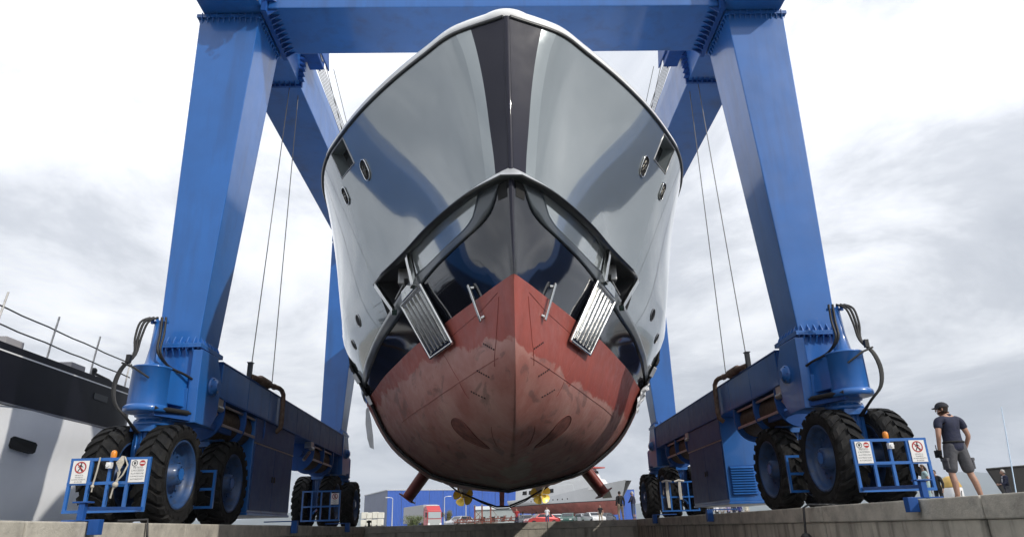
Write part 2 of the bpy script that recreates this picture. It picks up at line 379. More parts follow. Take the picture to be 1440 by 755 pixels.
def rim_mesh():
    m = MB(); h = .28
    m.lathe([(.665, -h*.86), (.64, -h*.93), (.615, -h*.85), (.585, -h*.5), (.56, -h*.1), (.30, -h*.02), (.22, -h*.1), (.20, -h*.75), (.14, -h*.85), (.0, -h*.86)], (0, 0, 0), (1, 0, 0), 40, caps=False)
    m.lathe([(.665, h*.86), (.64, h*.93), (.615, h*.85), (.585, h*.5), (.56, h*.1), (.30, h*.02), (.22, h*.1), (.20, h*.75), (.14, h*.85), (.0, h*.86)], (0, 0, 0), (1, 0, 0), 40, caps=False)
    for k in range(14):
        a = 2*math.pi*k/14
        for sd in (-1, 1): m.cyl((sd*h*.02, .43*math.cos(a), .43*math.sin(a)), (sd*h*.2, .43*math.cos(a), .43*math.sin(a)), .022, n=6)
    for k in range(8):
        a = 2*math.pi*k/8
        for sd in (-1, 1): m.cyl((sd*h*.84, .15*math.cos(a), .15*math.sin(a)), (sd*h*.93, .15*math.cos(a), .15*math.sin(a)), .014, n=6)
    return m
_ty = tyre_mesh().build('tyre', RUB, lift); _ri = rim_mesh().build('rim', RIMB, _ty)
first_wheel = True
def wheel(x, y, rot):
    global first_wheel
    if first_wheel: t, r_ = _ty, _ri; first_wheel = False
    else:
        t = _ty.copy(); COL.objects.link(t); adopt(t, lift); r_ = _ri.copy(); COL.objects.link(r_); r_.parent = t; r_.matrix_parent_inverse = Matrix()
    t.location = (x, y, .965); t.rotation_euler = (rot, 0, 0)
for s in (-1, 1):
    X = lambda x: s*x
    # legs
    for (y0, y1, yt0, yt1, xt1) in ((14.4, 15.45, 14.22, 15.78, 7.56), (28.7, 29.75, 28.9, 31.2, 7.5)):
        fr = y0 < 20
        m = MB(); m.hexa(rect(s, 6.52, 7.38, y0, y1, 3.65), rect(s, 6.05, xt1, yt0, yt1, 12.2)); m.build('leg', BLUE, lift, bevel=.025)
        flange('leg_flange', s, 6.52, 7.38, y0, y1, 3.64)
        # leg foot: tapered box, cheek plate with pin boss
        m = MB(); m.hexa(rect(s, 6.60, 7.28, y0+.06, y1-.1, 2.2), rect(s, 6.53, 7.37, y0+.03, y1-.02, 3.56)); m.build('leg_foot', BLUE, lift, bevel=.012)
        m = MB(); ys = lambda y: y+(y0-14.4)
        poly = [(ys(14.34), 3.52), (ys(15.2), 3.54), (ys(15.55), 3.0), (ys(15.5), 2.3), (ys(15.22), 2.0), (ys(14.42), 2.0), (ys(14.36), 2.7)]
        m.prismx(poly, X(6.38), X(6.585)); m.prismx([(ys(14.35), 2.7), (ys(15.45), 2.7), (ys(15.4), 2.02), (ys(14.45), 2.02)], X(6.59), X(7.2)); cp = m.build('cheek_plate', BLUE, lift, bevel=.015)
        m = MB(); m.lathe([(.2, 0), (.2, .05), (.15, .055), (.15, .11), (.09, .115), (.09, .14)], (X(6.375), ys(15.03), 2.85), (-s, 0, 0), 20)
        for k in range(6): a = k*math.pi/3; m.cyl((X(6.33), ys(15.03)+.175*math.cos(a), 2.85+.175*math.sin(a)), (X(6.30), ys(15.03)+.175*math.cos(a), 2.85+.175*math.sin(a)), .02, n=6)
        m.build('pin_boss', BLUE, cp)
    # lower longitudinal beam with welded side panels
    m = MB(); m.box(X(6.44), X(7.34), 15.50, 28.75, 2.74, 3.50); m.box(X(6.40), X(7.38), 15.55, 28.7, 3.503, 3.535); m.box(X(6.40), X(7.38), 15.55, 28.7, 2.70, 2.737)
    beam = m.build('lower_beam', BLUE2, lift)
    ed = [15.6, 17.42, 19.1, 20.0, 21.9, 23.4, 24.9, 26.3, 27.5, 28.7]
    for a, b_ in zip(ed, ed[1:]):
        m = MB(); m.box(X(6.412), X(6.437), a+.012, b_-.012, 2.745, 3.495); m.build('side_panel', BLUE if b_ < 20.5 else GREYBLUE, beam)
    # bogies: fork strut, turntable, two tyres each
    for i, by in enumerate((14.3, 17.1, 28.4, 32.2)):
        for wx in (6.70, 7.69): wheel(X(wx), by, random.uniform(0, .28))
        m = MB(); m.box(X(6.99), X(7.40), by-.24, by+.24, .78, 1.86); m.box(X(6.96), X(7.43), by-.36, by+.36, 1.78, 1.90)
        m.cyl((X(6.45), by, .965), (X(7.95), by, .965), .11)
        for k in range(4): m.tube([(X(7.05+.09*k), by-.26, 1.8), (X(7.06+.08*k), by-.30, 1.4), (X(7.09+.06*k), by-.27, .8)], .014, 6)
        m.build('wheel_fork', BLUE, lift, bevel=.01)
        m = MB(); m.lathe([(.36, 1.905), (.38, 1.92), (.38, 1.99), (.33, 2.0), (.33, 2.08), (.38, 2.10), (.38, 2.15), (.34, 2.2)], (X(7.15), by, 0), (0, 0, 1), 28)
        for k in range(16): a = k*math.pi/8; m.cyl((X(7.15)+.36*math.cos(a), by+.36*math.sin(a), 1.99), (X(7.15)+.36*math.cos(a), by+.36*math.sin(a), 2.02), .015, n=6)
        if i in (1, 2): m.cyl((X(7.15), by, 2.2), (X(7.15), by, 2.72), .34, n=24)
        if i == 3: m.cyl((X(7.15), by, 2.2), (X(7.15), by, 2.9), .37, n=24); m.prismz([(X(6.8), 29.4), (X(7.5), 29.4), (X(7.5), 32.2), (X(6.8), 32.2)], 2.25, 2.95)
        m.build('turntable', BLUE if i else BLUE, lift)
    # front steering cylinder and its arm back to the foot
    m = MB(); m.lathe([(.37, 2.2), (.365, 2.99), (.385, 3.0), (.385, 3.03), (.30, 3.04), (.17, 3.10), (.12, 3.45), (.10, 4.02), (.0, 4.03)], (X(7.15), 13.9, 0), (0, 0, 1), 32)
    m.lathe([(.39, 2.12), (.425, 2.14), (.425, 2.22), (.38, 2.26)], (X(7.15), 13.9, 0), (0, 0, 1), 28)
    m.build('steering_post', BLUE, lift)
    m = MB(); m.prismz([(X(6.79), 13.9), (X(7.45), 13.95), (X(7.3), 14.5), (X(6.62), 14.5)], 2.32, 2.98); m.build('steering_arm', BLUE, lift, bevel=.015)
    m = MB(); m.bar((X(6.95), 13.75, 2.12), (X(6.45), 14.6, 2.1), .14, .14); m.bar((X(6.55), 14.4, 2.08), (X(6.62), 17.0, 2.12), .09, .12); m.build('tie_rod', BLUE2, lift)
    m = MB(); m.cyl((X(6.88), 13.62, 2.18), (X(6.52), 14.35, 2.18), .055, n=12); m.cyl((X(6.52), 14.35, 2.18), (X(6.42), 14.6, 2.18), .03, n=10); m.build('steering_ram', BLACK, lift)
    # hose tower: bracket and looping hydraulic hoses
    m = MB(); m.bar((X(6.98), 13.9, 4.0), (X(7.34), 13.9, 4.0), .05, .05)
    for k in range(4): m.tube([(X(7.0+.09*k), 13.86, 3.98), (X(7.0+.09*k), 13.82, 4.08), (X(7.0+.09*k), 13.78, 3.98)], .022, 6)
    m.build('hose_bracket', BLUE, lift)
    rnd = random.Random(5+s)
    for k in range(5):
        o = .05*k; big = k > 1
        pts = [(7.0+.08*k, 13.80, 4.08), (7.02+.08*k+(.12 if big else -.02), 13.70, 3.95), (7.25+.06*k if big else 6.98, 13.66, 3.6), ((7.36+o*.4) if big else 6.95, 13.62, 3.25),
               ((7.50+o*.5) if big else 6.9, 13.52, 2.95), ((7.56+o*.5) if big else 6.85, 13.48, 2.6), ((7.5+o*.3) if big else 6.9, 13.46, 2.25), (7.35 if big else 7.0, 13.55, 2.0), (7.2+.03*k, 13.95, 1.75)]
        if not big: pts = [(7.0+.08*k, 13.80, 4.08), (6.96+.08*k, 13.75, 3.7), (6.93+.05*k, 13.65, 3.3), (6.82, 13.9, 3.05), (6.62, 14.2, 2.95), (6.5, 14.5, 2.85), (6.48, 15.1, 2.74)]
        P = [Vector((X(a), b_, c)) for a, b_, c in pts]; Q = []
        for i in range(len(P)-1):       # Catmull-Rom
            p0, p1, p2, p3 = P[max(i-1, 0)], P[i], P[i+1], P[min(i+2, len(P)-1)]
            for t in (0, .25, .5, .75): Q.append(.5*((2*p1)+(p2-p0)*t+(2*p0-5*p1+4*p2-p3)*t*t+(3*p1-p0-3*p2+p3)*t**3))
        Q.append(P[-1]); m = MB(); m.tube(Q, .023+.004*(k % 2), 7); m.build('hydraulic_hose', BLACK, lift)
    m = MB(); m.tube([(X(7.0), 13.50, 2.75), (X(7.3), 13.42, 2.95), (X(7.55), 13.45, 3.05)], .02, 6); m.box(X(7.42), X(7.50), 13.46, 13.54, 3.06, 3.22); m.build('sensor_bracket', BLACK, lift)
    # winch: rounded end plates and rope drums hung under the beam, front and rear
    for yb in (15.95, 24.2):
        for k, dy in enumerate((0, 1.45, 2.95)):
            cy, n_ = yb+dy, 14; poly = [(X(6.42), 2.72), (X(7.5), 2.72), (X(7.52), 2.45)]
            poly += [(X(6.97)+s*.56*math.cos(-a), 2.34-.54*math.sin(a)) for a in [math.pi*j/n_ for j in range(1, n_)]]+[(X(6.40), 2.4)]
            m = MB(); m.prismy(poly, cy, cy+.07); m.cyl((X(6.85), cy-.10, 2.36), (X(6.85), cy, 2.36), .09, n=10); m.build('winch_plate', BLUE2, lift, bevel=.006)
            if k < 2:
                m = MB(); pr = []
                for j in range(34): a = .07+1.38*j/33; pr.append((.41+.012*(j % 2), a))
                m.lathe(pr, (X(6.95), cy, 2.36), (0, 1, 0), 24); dr = m.build('winch_drum', DRUM, lift)
                m = MB(); m.bar((X(6.50), cy+.06, 2.62), (X(6.50), cy+1.46, 2.62), .05, .05); m.bar((X(6.47), cy+.06, 2.18), (X(6.47), cy+1.46, 2.18), .04, .06); m.build('guard_bar', STEEL, dr)
        m = MB(); m.cyl((X(6.45), yb-.35, 2.5), (X(6.45), yb-.05, 2.5), .07, n=10); m.box(X(6.40), X(6.62), yb-.45, yb-.1, 2.5, 2.72); m.bar((X(6.5), yb-.2, 2.4), (X(6.6), yb-.5, 2.1), .08, .08); m.build('winch_motor', STEEL, lift)
    # engine house with louvres, doors
    ya, yb = ((18.3, 21.9) if s < 0 else (20.4, 24.1))
    m = MB(); m.box(X(6.46), X(8.25), ya, yb, .34, 2.69); m.box(X(6.43), X(8.28), ya-.03, yb+.03, .27, .337); eh = m.build('engine_house', BLUE, lift, bevel=.012)
    mid = (ya+yb)/2
    for a, b_ in ((ya+.05, mid), (mid, yb-.05)):
        m = MB(); m.box(X(6.435), X(6.457), a+.012, b_-.012, .40, 2.02); m.build('door', GREYBLUE, eh, bevel=.004)
        m = MB(); hy = (b_-.1 if a < mid-.1 else a+.1); m.box(X(6.41), X(6.433), hy-.03, hy+.03, 1.15, 1.3); m.build('door_handle', BLACK, eh)
    m = MB(); m.box(X(6.43), X(6.457), ya+.02, yb-.02, 2.035, 2.065); m.build('trim_strip', STEEL, eh)
    m = MB(); m.box(X(6.437), X(6.457), ya+.02, yb-.02, 2.08, 2.685); m.build('upper_panel', GREYBLUE, eh, bevel=.004)
    m = MB(); m.box(X(6.56), X(7.30), ya-.02, ya-.004, .50, 1.32); m.build('louvre_frame', BLUE2, eh)
    for k in range(11):
        z = .54+k*.071; m = MB(); m.hexa([(X(6.58), ya-.075, z-.012), (X(7.28), ya-.075, z-.012), (X(7.28), ya-.022, z+.028), (X(6.58), ya-.022, z+.028)],
            [(X(6.58), ya-.075, z+.004), (X(7.28), ya-.075, z+.004), (X(7.28), ya-.022, z+.044), (X(6.58), ya-.022, z+.044)]); m.build('louvre_slat', BLUE, eh)
    # exhaust: lagged silencer on the beam, elbow, down pipe and stub
    m = MB(); m.tube([(X(6.42), 17.5, 3.60), (X(6.40), 18.0, 3.63), (X(6.40), 18.1, 3.64), (X(6.40), 18.8, 3.65), (X(6.40), 18.9, 3.66), (X(6.38), 19.1, 3.67), (X(6.34), 19.6, 3.70), (X(6.32), 19.78, 3.67), (X(6.30), 19.9, 3.57), (X(6.30), 19.93, 3.4), (X(6.30), 19.95, 2.75), (X(6.33), 19.97, 2.62), (X(6.45), 19.98, 2.52)],
        [.07, .075, .12, .12, .075, .07, .065, .065, .065, .065, .065, .065, .065], 12); m.lathe([(.085, 0), (.085, .05)], (X(6.37), 19.2, 3.67), (0, 1, 0), 12); m.build('exhaust_pipe', RUST, lift)
    m = MB(); m.box(X(6.40), X(6.50), 17.36, 17.48, 3.53, 3.93); m.box(X(6.38), X(6.52), 17.34, 17.5, 3.93, 3.95); m.build('sheave_post', SEAM, lift)
    # guard frame in front of the first bogie: four by two bays of square tube
    def guard(yf, small=False, sign=True):
        x0, x1, z0, z1, tb = 6.19, 7.50, .24, 1.09, .05
        m = MB()
        for k in range(5): x = x0+(x1-x0)*k/4; m.box(X(x-tb/2), X(x+tb/2), yf-tb/2, yf+tb/2, z0, z1)
        for z in (z0, (z0+z1)/2+.03, z1): m.box(X(x0-tb/2-.002), X(x1+tb/2+.002), yf-tb/2-.003, yf+tb/2-.004, z-tb/2, z+tb/2)
        m.bar((X(6.86), yf+.03, .67), (X(7.15), yf+1.75, .8), .08, .08)
        return m.build('guard_frame', BLUE, lift)
    gf = guard(12.4)
    def sign_base(m, xc, zc, w, h, y): m.box(xc-w/2, xc+w/2, y-.006, y, zc-h/2, zc+h/2, 0)
    def disc(m, xc, zc, r0, r1, y, mi, n=28):
        vs = [(xc+rr*math.cos(2*math.pi*k/n), y, zc+rr*math.sin(2*math.pi*k/n)) for rr in ((r0, r1) if r0 else (r1,)) for k in range(n)]
        m.add(vs, [(k, (k+1) % n, n+(k+1) % n, n+k) for k in range(n)] if r0 else [tuple(range(n))], mi)
    def quad(m, a, b_, w, y, mi):
        a, b_ = Vector((a[0], y, a[1])), Vector((b_[0], y, b_[1])); d = (b_-a).normalized(); q = Vector((-d.z, 0, d.x))*w/2
        m.add([a-q, b_-q, b_+q, a+q], [(0, 1, 2, 3)], mi)
    def text(m, lines, xc, z, y, size, lead):
        for t in lines: m.text(t, (xc, y, z), (1, 0, 0), (0, 0, 1), size, 2, 0); z -= lead
    def sign_walk(parent, xc, yf, sc=1., zc=.885):
        m = MB(); y = yf-.035; sign_base(m, xc, zc, .275*sc, .375*sc, y); cz = zc+.075*sc; cx = xc
        disc(m, cx, cz, .078*sc, .098*sc, y-.009, 1)
        disc(m, cx+.004, cz+.062*sc, 0, .014*sc, y-.008, 2)
        for a, b_, w in (((0, .045), (-.004, -.01), .034), ((-.004, -.005), (.036, -.066), .017), ((-.004, -.005), (-.036, -.066), .017), ((.004, .036), (.042, .004), .012), ((-.004, .036), (-.04, .0), .012)):
            quad(m, (cx+a[0]*sc, cz+a[1]*sc), (cx+b_[0]*sc, cz+b_[1]*sc), w*sc, y-.008, 2)
        quad(m, (cx-.062*sc, cz+.062*sc), (cx+.062*sc, cz-.062*sc), .017*sc, y-.010, 1)
        text(m, ('VIETATO IL', 'TRANSITO', 'AI NON ADDETTI', 'AI LAVORI'), xc, zc-.063*sc, y-.008, .029*sc, .036*sc)
        return m.build('warning_sign', [SIGNW, SIGNR, SIGNK], parent)
    def sign_ban(parent, xc, yf, sc=1., zc=.885):
        m = MB(); y = yf-.035; sign_base(m, xc, zc, .275*sc, .375*sc, y); cz = zc+.125*sc
        cx = xc-.065*sc; disc(m, cx, cz, .041*sc, .051*sc, y-.009, 2); disc(m, cx, cz-.006*sc, 0, .017*sc, y-.008, 2)
        for k in range(4): quad(m, (cx+(-.012+.008*k)*sc, cz), (cx+(-.015+.010*k)*sc, cz+.028*sc), .006*sc, y-.008, 2)
        quad(m, (cx+.012*sc, cz-.008*sc), (cx+.026*sc, cz+.010*sc), .007*sc, y-.008, 2)
        cx = xc+.065*sc; disc(m, cx, cz, 0, .05*sc, y-.008, 1); quad(m, (cx-.038*sc, cz), (cx+.038*sc, cz), .022*sc, y-.010, 0)
        z = zc+.038*sc
        for t, sz in (('VIETATO', .042), ("L'ACCESSO", .042), ('ALLE PERSONE', .033), ('E AI MEZZI NON', .031), ('AUTORIZZATI', .033)):
            m.text(t, (xc, y-.008, z), (1, 0, 0), (0, 0, 1), sz*sc, 2, 0); z -= .047*sc
        return m.build('warning_sign', [SIGNW, SIGNR, SIGNK], parent)
    sign_walk(gf, X(7.335), 12.4); sign_ban(gf, X(6.355), 12.4)
    m = MB(); m.lathe([(.045, 0), (.05, .03), (.05, .09), (.035, .12), (0, .13)], (X(6.86), 12.46, 1.12), (0, 0, 1), 14); m.build('beacon', ORANGE, gf)
    m = MB(); m.box(X(6.87), X(6.79), 12.28, 12.36, .93, 1.03); m.cyl((X(6.83), 12.28, .98), (X(6.83), 12.25, .98), .03, n=10); m.build('camera_box', WHITEP, gf)
    # edge guide running along the quay corner
    m = MB(); m.box(X(5.66), X(5.74), 9.72, 9.80, .03, .25); m.box(X(5.60), X(5.82), 9.70, 9.84, .252, .272); m.box(X(5.58), X(5.95), 9.74, 9.80, .022, .042)
    m.box(X(5.42), X(5.56), 9.70, 9.82, -.15, .042); m.bar((X(5.70), 9.78, .18), (X(6.22), 12.4, .27), .05, .05); m.build('edge_guide', BLUE2, lift, bevel=.006)
    for yy in (19.2, 26.0):
        m = MB(); m.box(X(5.42), X(5.575), yy, yy+.16, -.18, .10); m.box(X(5.42), X(6.3), yy+.02, yy+.14, .102, .13); m.build('edge_guide', BLUE2, lift, bevel=.008)
    # small ladder-like bumper frame between the two front bogies, and rear guard frame
    m = MB()
    for z in (.38, .75, 1.12): m.box(X(6.28), X(6.7), 15.55, 15.6, z-.025, z+.025)
    for x in (6.28, 6.7): m.box(X(x-.025), X(x+.025), 15.545, 15.605, .355, 1.145)
    m.bar((X(6.5), 15.6, .75), (X(7.1), 16.6, .8), .06, .06); m.build('step_frame', BLUE, lift)
    m = MB(); yf = 26.6
    for k in range(5): x = 5.95+1.35*k/4; m.box(X(x-.025), X(x+.025), yf-.025, yf+.025, .24, 1.25)
    for z in (.24, .72, 1.25): m.box(X(5.92), X(7.33), yf-.028, yf+.02, z-.026, z+.026)
    m.bar((X(6.9), yf, .5), (X(7.15), 28.2, .7), .06, .06); gr = m.build('guard_frame', BLUE, lift)
    if s < 0: sign_walk(gr, X(6.12), yf, 1.05, .98)
    # hoisting ropes from the winch up to the upper beam
    for (xa, ya_, za, xb, yb_, zb) in ((6.42, 17.42, 3.9, 6.2, 17.4, 12.35), (6.40, 19.1, 3.72, 6.05, 17.8, 12.35)):
        m = MB(); m.tube([(X(xa), ya_, za), (X(xb), yb_, zb)], .013, 6); m.build('wire_rope', CABLE, lift)
    # upper structure
    m = MB(); m.box(X(5.93), X(7.47), 13.55, 16.0, 12.30, 14.3); m.build('corner_box', BLUE, lift, bevel=.03)
    flange('upper_flange', s, 6.05, 7.56, 14.22, 15.78, 12.245, up=False, n=11, h=.14, ov=.06)
    m = MB()
    m.box(X(5.80), X(5.925), 13.9, 15.9, 12.16, 14.3)
    for k in range(10):
        y = 14.05+k*.185
        for a, b_ in ((5.80, 5.55),): m.prismy([(X(a), 12.295), (X(b_), 12.295), (X(a), 12.12)], y, y+.03)
    for k in range(9):
        z = 12.5+k*.2; m.prismz([(X(5.80), 13.995), (X(5.58), 13.995), (X(5.80), 13.80)], z, z+.03)
    m.build('joint_plate', BLUE2, lift)
    m = MB(); m.box(X(5.86), X(7.30), 16.03, 30.9, 12.34, 14.0); m.build('upper_beam', BLUE, lift, bevel=.03)
    m = MB(); m.box(X(5.78), X(7.38), 17.22, 17.30, 12.26, 14.05)
    for k in range(8): m.prismy([(X(5.86), 12.4+.18*k), (X(5.70), 12.4+.18*k), (X(5.86), 12.52+.18*k)], 17.05, 17.21)
    for k in range(9): m.prismx([(17.05, 12.335), (17.21, 12.335), (17.21, 12.2)], X(5.95+.15*k), X(5.97+.15*k))
    m.build('joint_plate', BLUE2, lift)
    m = MB(); m.box(X(5.95), X(7.5), 28.85, 31.25, 12.25, 14.1); m.build('corner_box', BLUE, lift, bevel=.03)
    # sheave bracket with chain at the beam joint
    m = MB(); m.prismy([(X(5.98), 12.18), (X(6.14), 12.1), (X(6.30), 13.1), (X(6.02), 13.1)], 13.42, 13.47); m.prismy([(X(5.76), 12.35), (X(5.86), 12.2), (X(5.98), 13.1), (X(5.74), 13.1)], 13.50, 13.55); sb = m.build('sheave_bracket', BLUE, lift, bevel=.006)
    m = MB(); m.lathe([(.20, 0), (.14, .03), (.20, .06)], (X(6.12), 13.30, 12.6), (0, 1, 0), 20); m.lathe([(.13, 0), (.09, .03), (.13, .06)], (X(5.92), 13.36, 12.35), (0, 1, 0), 16); m.build('sheave', STEEL, sb)
    m = MB()
    for k in range(9):
        p = Vector((X(6.08+.13*math.sin(k*1.3)-.02*k), 13.38-.02*(k % 3), 12.62-.075*k)); e = []
        for j in range(11):
            a = 2*math.pi*j/10; e.append(p+Vector((.035*math.cos(a)*(1 if k % 2 else .3), .035*math.cos(a)*(.3 if k % 2 else 1), .055*math.sin(a))))
        m.tube(e, .012, 5)
    m.build('chain', STEEL, sb)
    # hoist trolley on the inner face: head block, reeving, tail block
    m = MB(); m.box(X(5.36), X(5.80), 16.9, 17.9, 13.35, 13.95); m.prismx([(16.75, 13.5), (17.2, 14.2), (18.1, 14.2), (18.3, 13.6)], X(5.30), X(5.35)); m.prismx([(16.75, 13.5), (17.2, 14.2), (18.1, 14.2), (18.3, 13.6)], X(5.58), X(5.63)); hb = m.build('hoist_block', BLUE2, lift, bevel=.02)
    m = MB(); m.lathe([(.32, 0), (.26, .06), (.32, .12)], (X(5.46), 17.5, 13.75), (1, 0, 0), 22); m.build('sheave', STEEL, hb)
    m = MB(); m.box(X(5.42), X(5.82), 22.9, 23.7, 13.1, 13.7); m.lathe([(.30, 0), (.24, .06), (.30, .12)], (X(5.48), 23.2, 13.45), (1, 0, 0), 20); m.build('hoist_block', BLUE, lift, bevel=.02)
    m = MB()
    for k in range(6): m.tube([(X(5.36+.075*k), 17.8, 13.40+.09*k), (X(5.40+.075*k), 23.0, 13.25+.08*k)], .010, 5)
    m.build('reeving_rope', mat('greased_rope', (.10, .095, .075), .5, .3), lift)
    for xa, ya_ in ((5.05, 17.6), (4.9, 18.6)):
        m = MB(); m.tube([(X(xa+.35), ya_, 13.9), (X(xa-.35), ya_+7.0, 9.5)], .011, 5); m.build('wire_rope', CABLE, lift)
# front cross beam
m = MB(); m.box(-5.79, 5.79, 14.0, 15.8, 12.30, 14.2); m.build('cross_beam', BLUE, lift, bevel=.03)
# ropes hung on the left guard frame
rg = MB()
rg.tube([(-7.02, 12.34, 1.12), (-7.03, 12.33, .9), (-7.06, 12.33, .66)], .014, 6); rg.ball((-7.06, 12.33, .64), .03, 8, 6); rg.tube([(-7.06, 12.33, .64), (-7.06, 12.33, .55)], .012, 6)
tag(rg.build('rope', ROPE), 'short thin rope end hanging from the left front guard frame', 'rope')
rg = MB()
for k in range(6):
    a = .018*k; rg.tube([(-6.62-a*.3, 12.34, 1.13), (-6.60-a, 12.32-.01*k, 1.02), (-6.66+a*.4, 12.31, .86), (-6.64-a*.3, 12.31, .72), (-6.68+.008*k, 12.31, .60+.02*k)], .011, 5)
rg.tube([(-6.60, 12.34, 1.12), (-6.52, 12.32, .98), (-6.57, 12.31, .82), (-6.68, 12.3, .68), (-6.71, 12.3, .44)], .014, 6); rg.ball((-6.67, 12.31, .66), .05, 8, 6)
tag(rg.build('rope', ROPE), 'knotted coil of pale rope on the left front guard frame', 'rope')
for i, x in enumerate((6.15, 6.62)):
    rg = MB()
    for k in range(3): rg.tube([(x+.03*k, 26.54, 1.29), (x+.04*k-.03, 26.52, .9), (x+.03*k, 26.53, .35+.28*i)], .02, 5)
    rg.tube([(x-.16, 26.53, 1.26), (x, 26.52, 1.31), (x+.2, 26.53, 1.27)], .035, 6)
    tag(rg.build('rope', mat('white_rope', (.7, .68, .62), .9)), ('long white rope over the rear guard frame, hanging to the quay' if i == 0 else 'short white rope over the rear guard frame beside the engine house'), 'rope')

SEAMS = [[(10.95, 2.39), (12.19, 2.37), (14.81, 2.33), (17.5, 2.35)], [(10.53, 3.3), (10.87, 2.65), (11.15, 2.3)], 
 [(12.7, 2.37), (12.69, 2.2), (12.68, 2.05)], [(10.53, 3.37), (11.31, 3.26), (12.6, 3.2)], [(12.88, 1.55), (13.8, 1.3)], [(13.6, 3.45), (13.0, 2.9), (12.7, 2.4)]]
# ------------------------------------------------------------------ the yacht in the slings
X0 = .15
YS = [10, 10.5, 11, 12, 13, 14, 15, 16, 17, 18, 19, 20, 22, 24, 30, 50]
LV = {1.05: [0, 0, 0, 0, 0, 0, .05, .35, .7, 1.0, 1.25, 1.5, 1.95, 2.1, 2.1, 2.1],
1.5: [0, 0, 0, .08, .4, .78, 1.1, 1.4, 1.7, 1.95, 2.18, 2.4, 2.75, 2.9, 2.95, 2.95],
2.3: [0, .05, .28, .68, 1.08, 1.47, 1.85, 2.2, 2.5, 2.8, 3.05, 3.3, 3.7, 3.85, 3.95, 3.95],
3.5: [.02, .27, .5, .97, 1.42, 1.88, 2.28, 2.65, 3.02, 3.35, 3.65, 3.95, 4.4, 4.5, 4.6, 4.6],
4.3: [.03, .43, .76, 1.28, 1.74, 2.22, 2.70, 3.17, 3.6, 3.98, 4.25, 4.45, 4.7, 4.75, 4.8, 4.8],
5.2: [.045, .55, .9, 1.48, 1.97, 2.5, 3.06, 3.56, 4.0, 4.4, 4.65, 4.85, 4.95, 5.0, 5.0, 5.0],
7.0: [.05, .78, 1.2, 1.95, 2.6, 3.2, 3.78, 4.2, 4.52, 4.75, 4.88, 4.95, 5.0, 5.0, 5.0, 5.0],
8.5: [.06, 1.05, 1.55, 2.45, 3.22, 3.87, 4.42, 4.75, 4.93, 5.0, 5.02, 5.05, 5.05, 5.05, 5.05, 5.05]}
def pchip(xs, ys, x):
    n = len(xs); h = [xs[i+1]-xs[i] for i in range(n-1)]; d = [(ys[i+1]-ys[i])/h[i] for i in range(n-1)]
    x = min(max(x, xs[0]), xs[-1]); i = 0
    while i < n-2 and x > xs[i+1]: i += 1
    def sl(k):
        if k == 0: return d[0]
        if k == n-1: return d[-1]
        if d[k-1]*d[k] <= 0: return 0
        w1, w2 = 2*h[k]+h[k-1], h[k]+2*h[k-1]; return (w1+w2)/(w1/d[k-1]+w2/d[k])
    t = (x-xs[i])/h[i]
    return (2*t**3-3*t*t+1)*ys[i]+(t**3-2*t*t+t)*h[i]*sl(i)+(-2*t**3+3*t*t)*ys[i+1]+(t**3-t*t)*h[i]*sl(i+1)
def zk(y): return pchip([10, 10.3, 11, 12.3, 14.5, 17.5, 21, 60], [3.5, 2.6, 1.9, 1.4, 1.1, .9, .8, .8], y)
_bc = {}
_TY = np.arange(10, 30.01, .1); _TS = np.linspace(0, 1, 29)**1.6; _TB = None
def _table():
    global _TB
    raw = np.array([[_hb0(y, zk(y)+(3.5-zk(y))*t) for t in _TS] for y in _TY]); out = raw.copy()
    for i, y in enumerate(_TY):
        sg = min(.75, .35*(y-10)); 
        if sg < .06: continue
        w = np.exp(-.5*((_TY-y)/sg)**2); w *= (np.abs(_TY-y) <= min(y-10, 30-y)+1e-6); out[i] = (raw*w[:, None]).sum(0)/w.sum()
    out[:, -1] = raw[:, -1]; v0 = out[:, 9:10]; ramp_ = (_TS[:10]/_TS[9])[None, :]**.86; out[:, :10] = .25*out[:, :10]+.75*v0*ramp_     # a straight V into the keel
    _TB = out
def hb(y, z):
    if z >= 3.5 or y > 29.9: return _hb0(y, z)
    if _TB is None: _table()
    t = max(0., (z-zk(y))/(3.5-zk(y)+1e-9)); u = min(max((y-10)/.1, 0), len(_TY)-1.001); i = int(u); f = u-i
    r0, r1 = np.interp(t, _TS, _TB[i]), np.interp(t, _TS, _TB[i+1]); return float(r0*(1-f)+r1*f)
def _hb0(y, z):
    k = (round(y, 4), round(z, 4))
    if k not in _bc:
        kz = zk(y); zs = [kz]; bs = [0]
        for L in LV:
            if L > kz+.12: zs.append(L); bs.append(pchip(YS, LV[L], y))
        _bc[k] = max(0, pchip(zs, bs, z))
    return _bc[k]
def HP(y, z, sd, off=0.):
    b = hb(y, z)
    if off:
        e = .02; by = (hb(y+e, z)-hb(max(10, y-e), z))/(y+e-max(10, y-e)); bz = (hb(y, z+e)-hb(y, z-e))/(2*e)
        n = Vector((1, -by, -bz)).normalized()*off; b += n.x; y += n.y; z += n.z
    rise = .047*(y-21)*max(0, (8.5-z)/7.7) if y > 21 else 0
    return Vector((X0+sd*b, y, z+rise))
def HN(y, z, sd):
    e = .03; n = Vector((1, -(hb(y+e, z)-hb(y-e, z))/(2*e), -(hb(y, z+e)-hb(y, z-e))/(2*e))).normalized(); return Vector((sd*n.x, n.y, n.z))
LO = lambda y: pchip([10, 10.12, 10.16, 10.24, 10.35, 10.63, 11.1, 12, 12.8, 14.8, 16, 17.5, 20, 24, 26, 50], [5.2, 5.2, 5.12, 4.9, 4.71, 4.58, 4.52, 4.47, 4.42, 4.14, 4.04, 3.88, 3.75, 3.60, 3.5, 3.5], y)
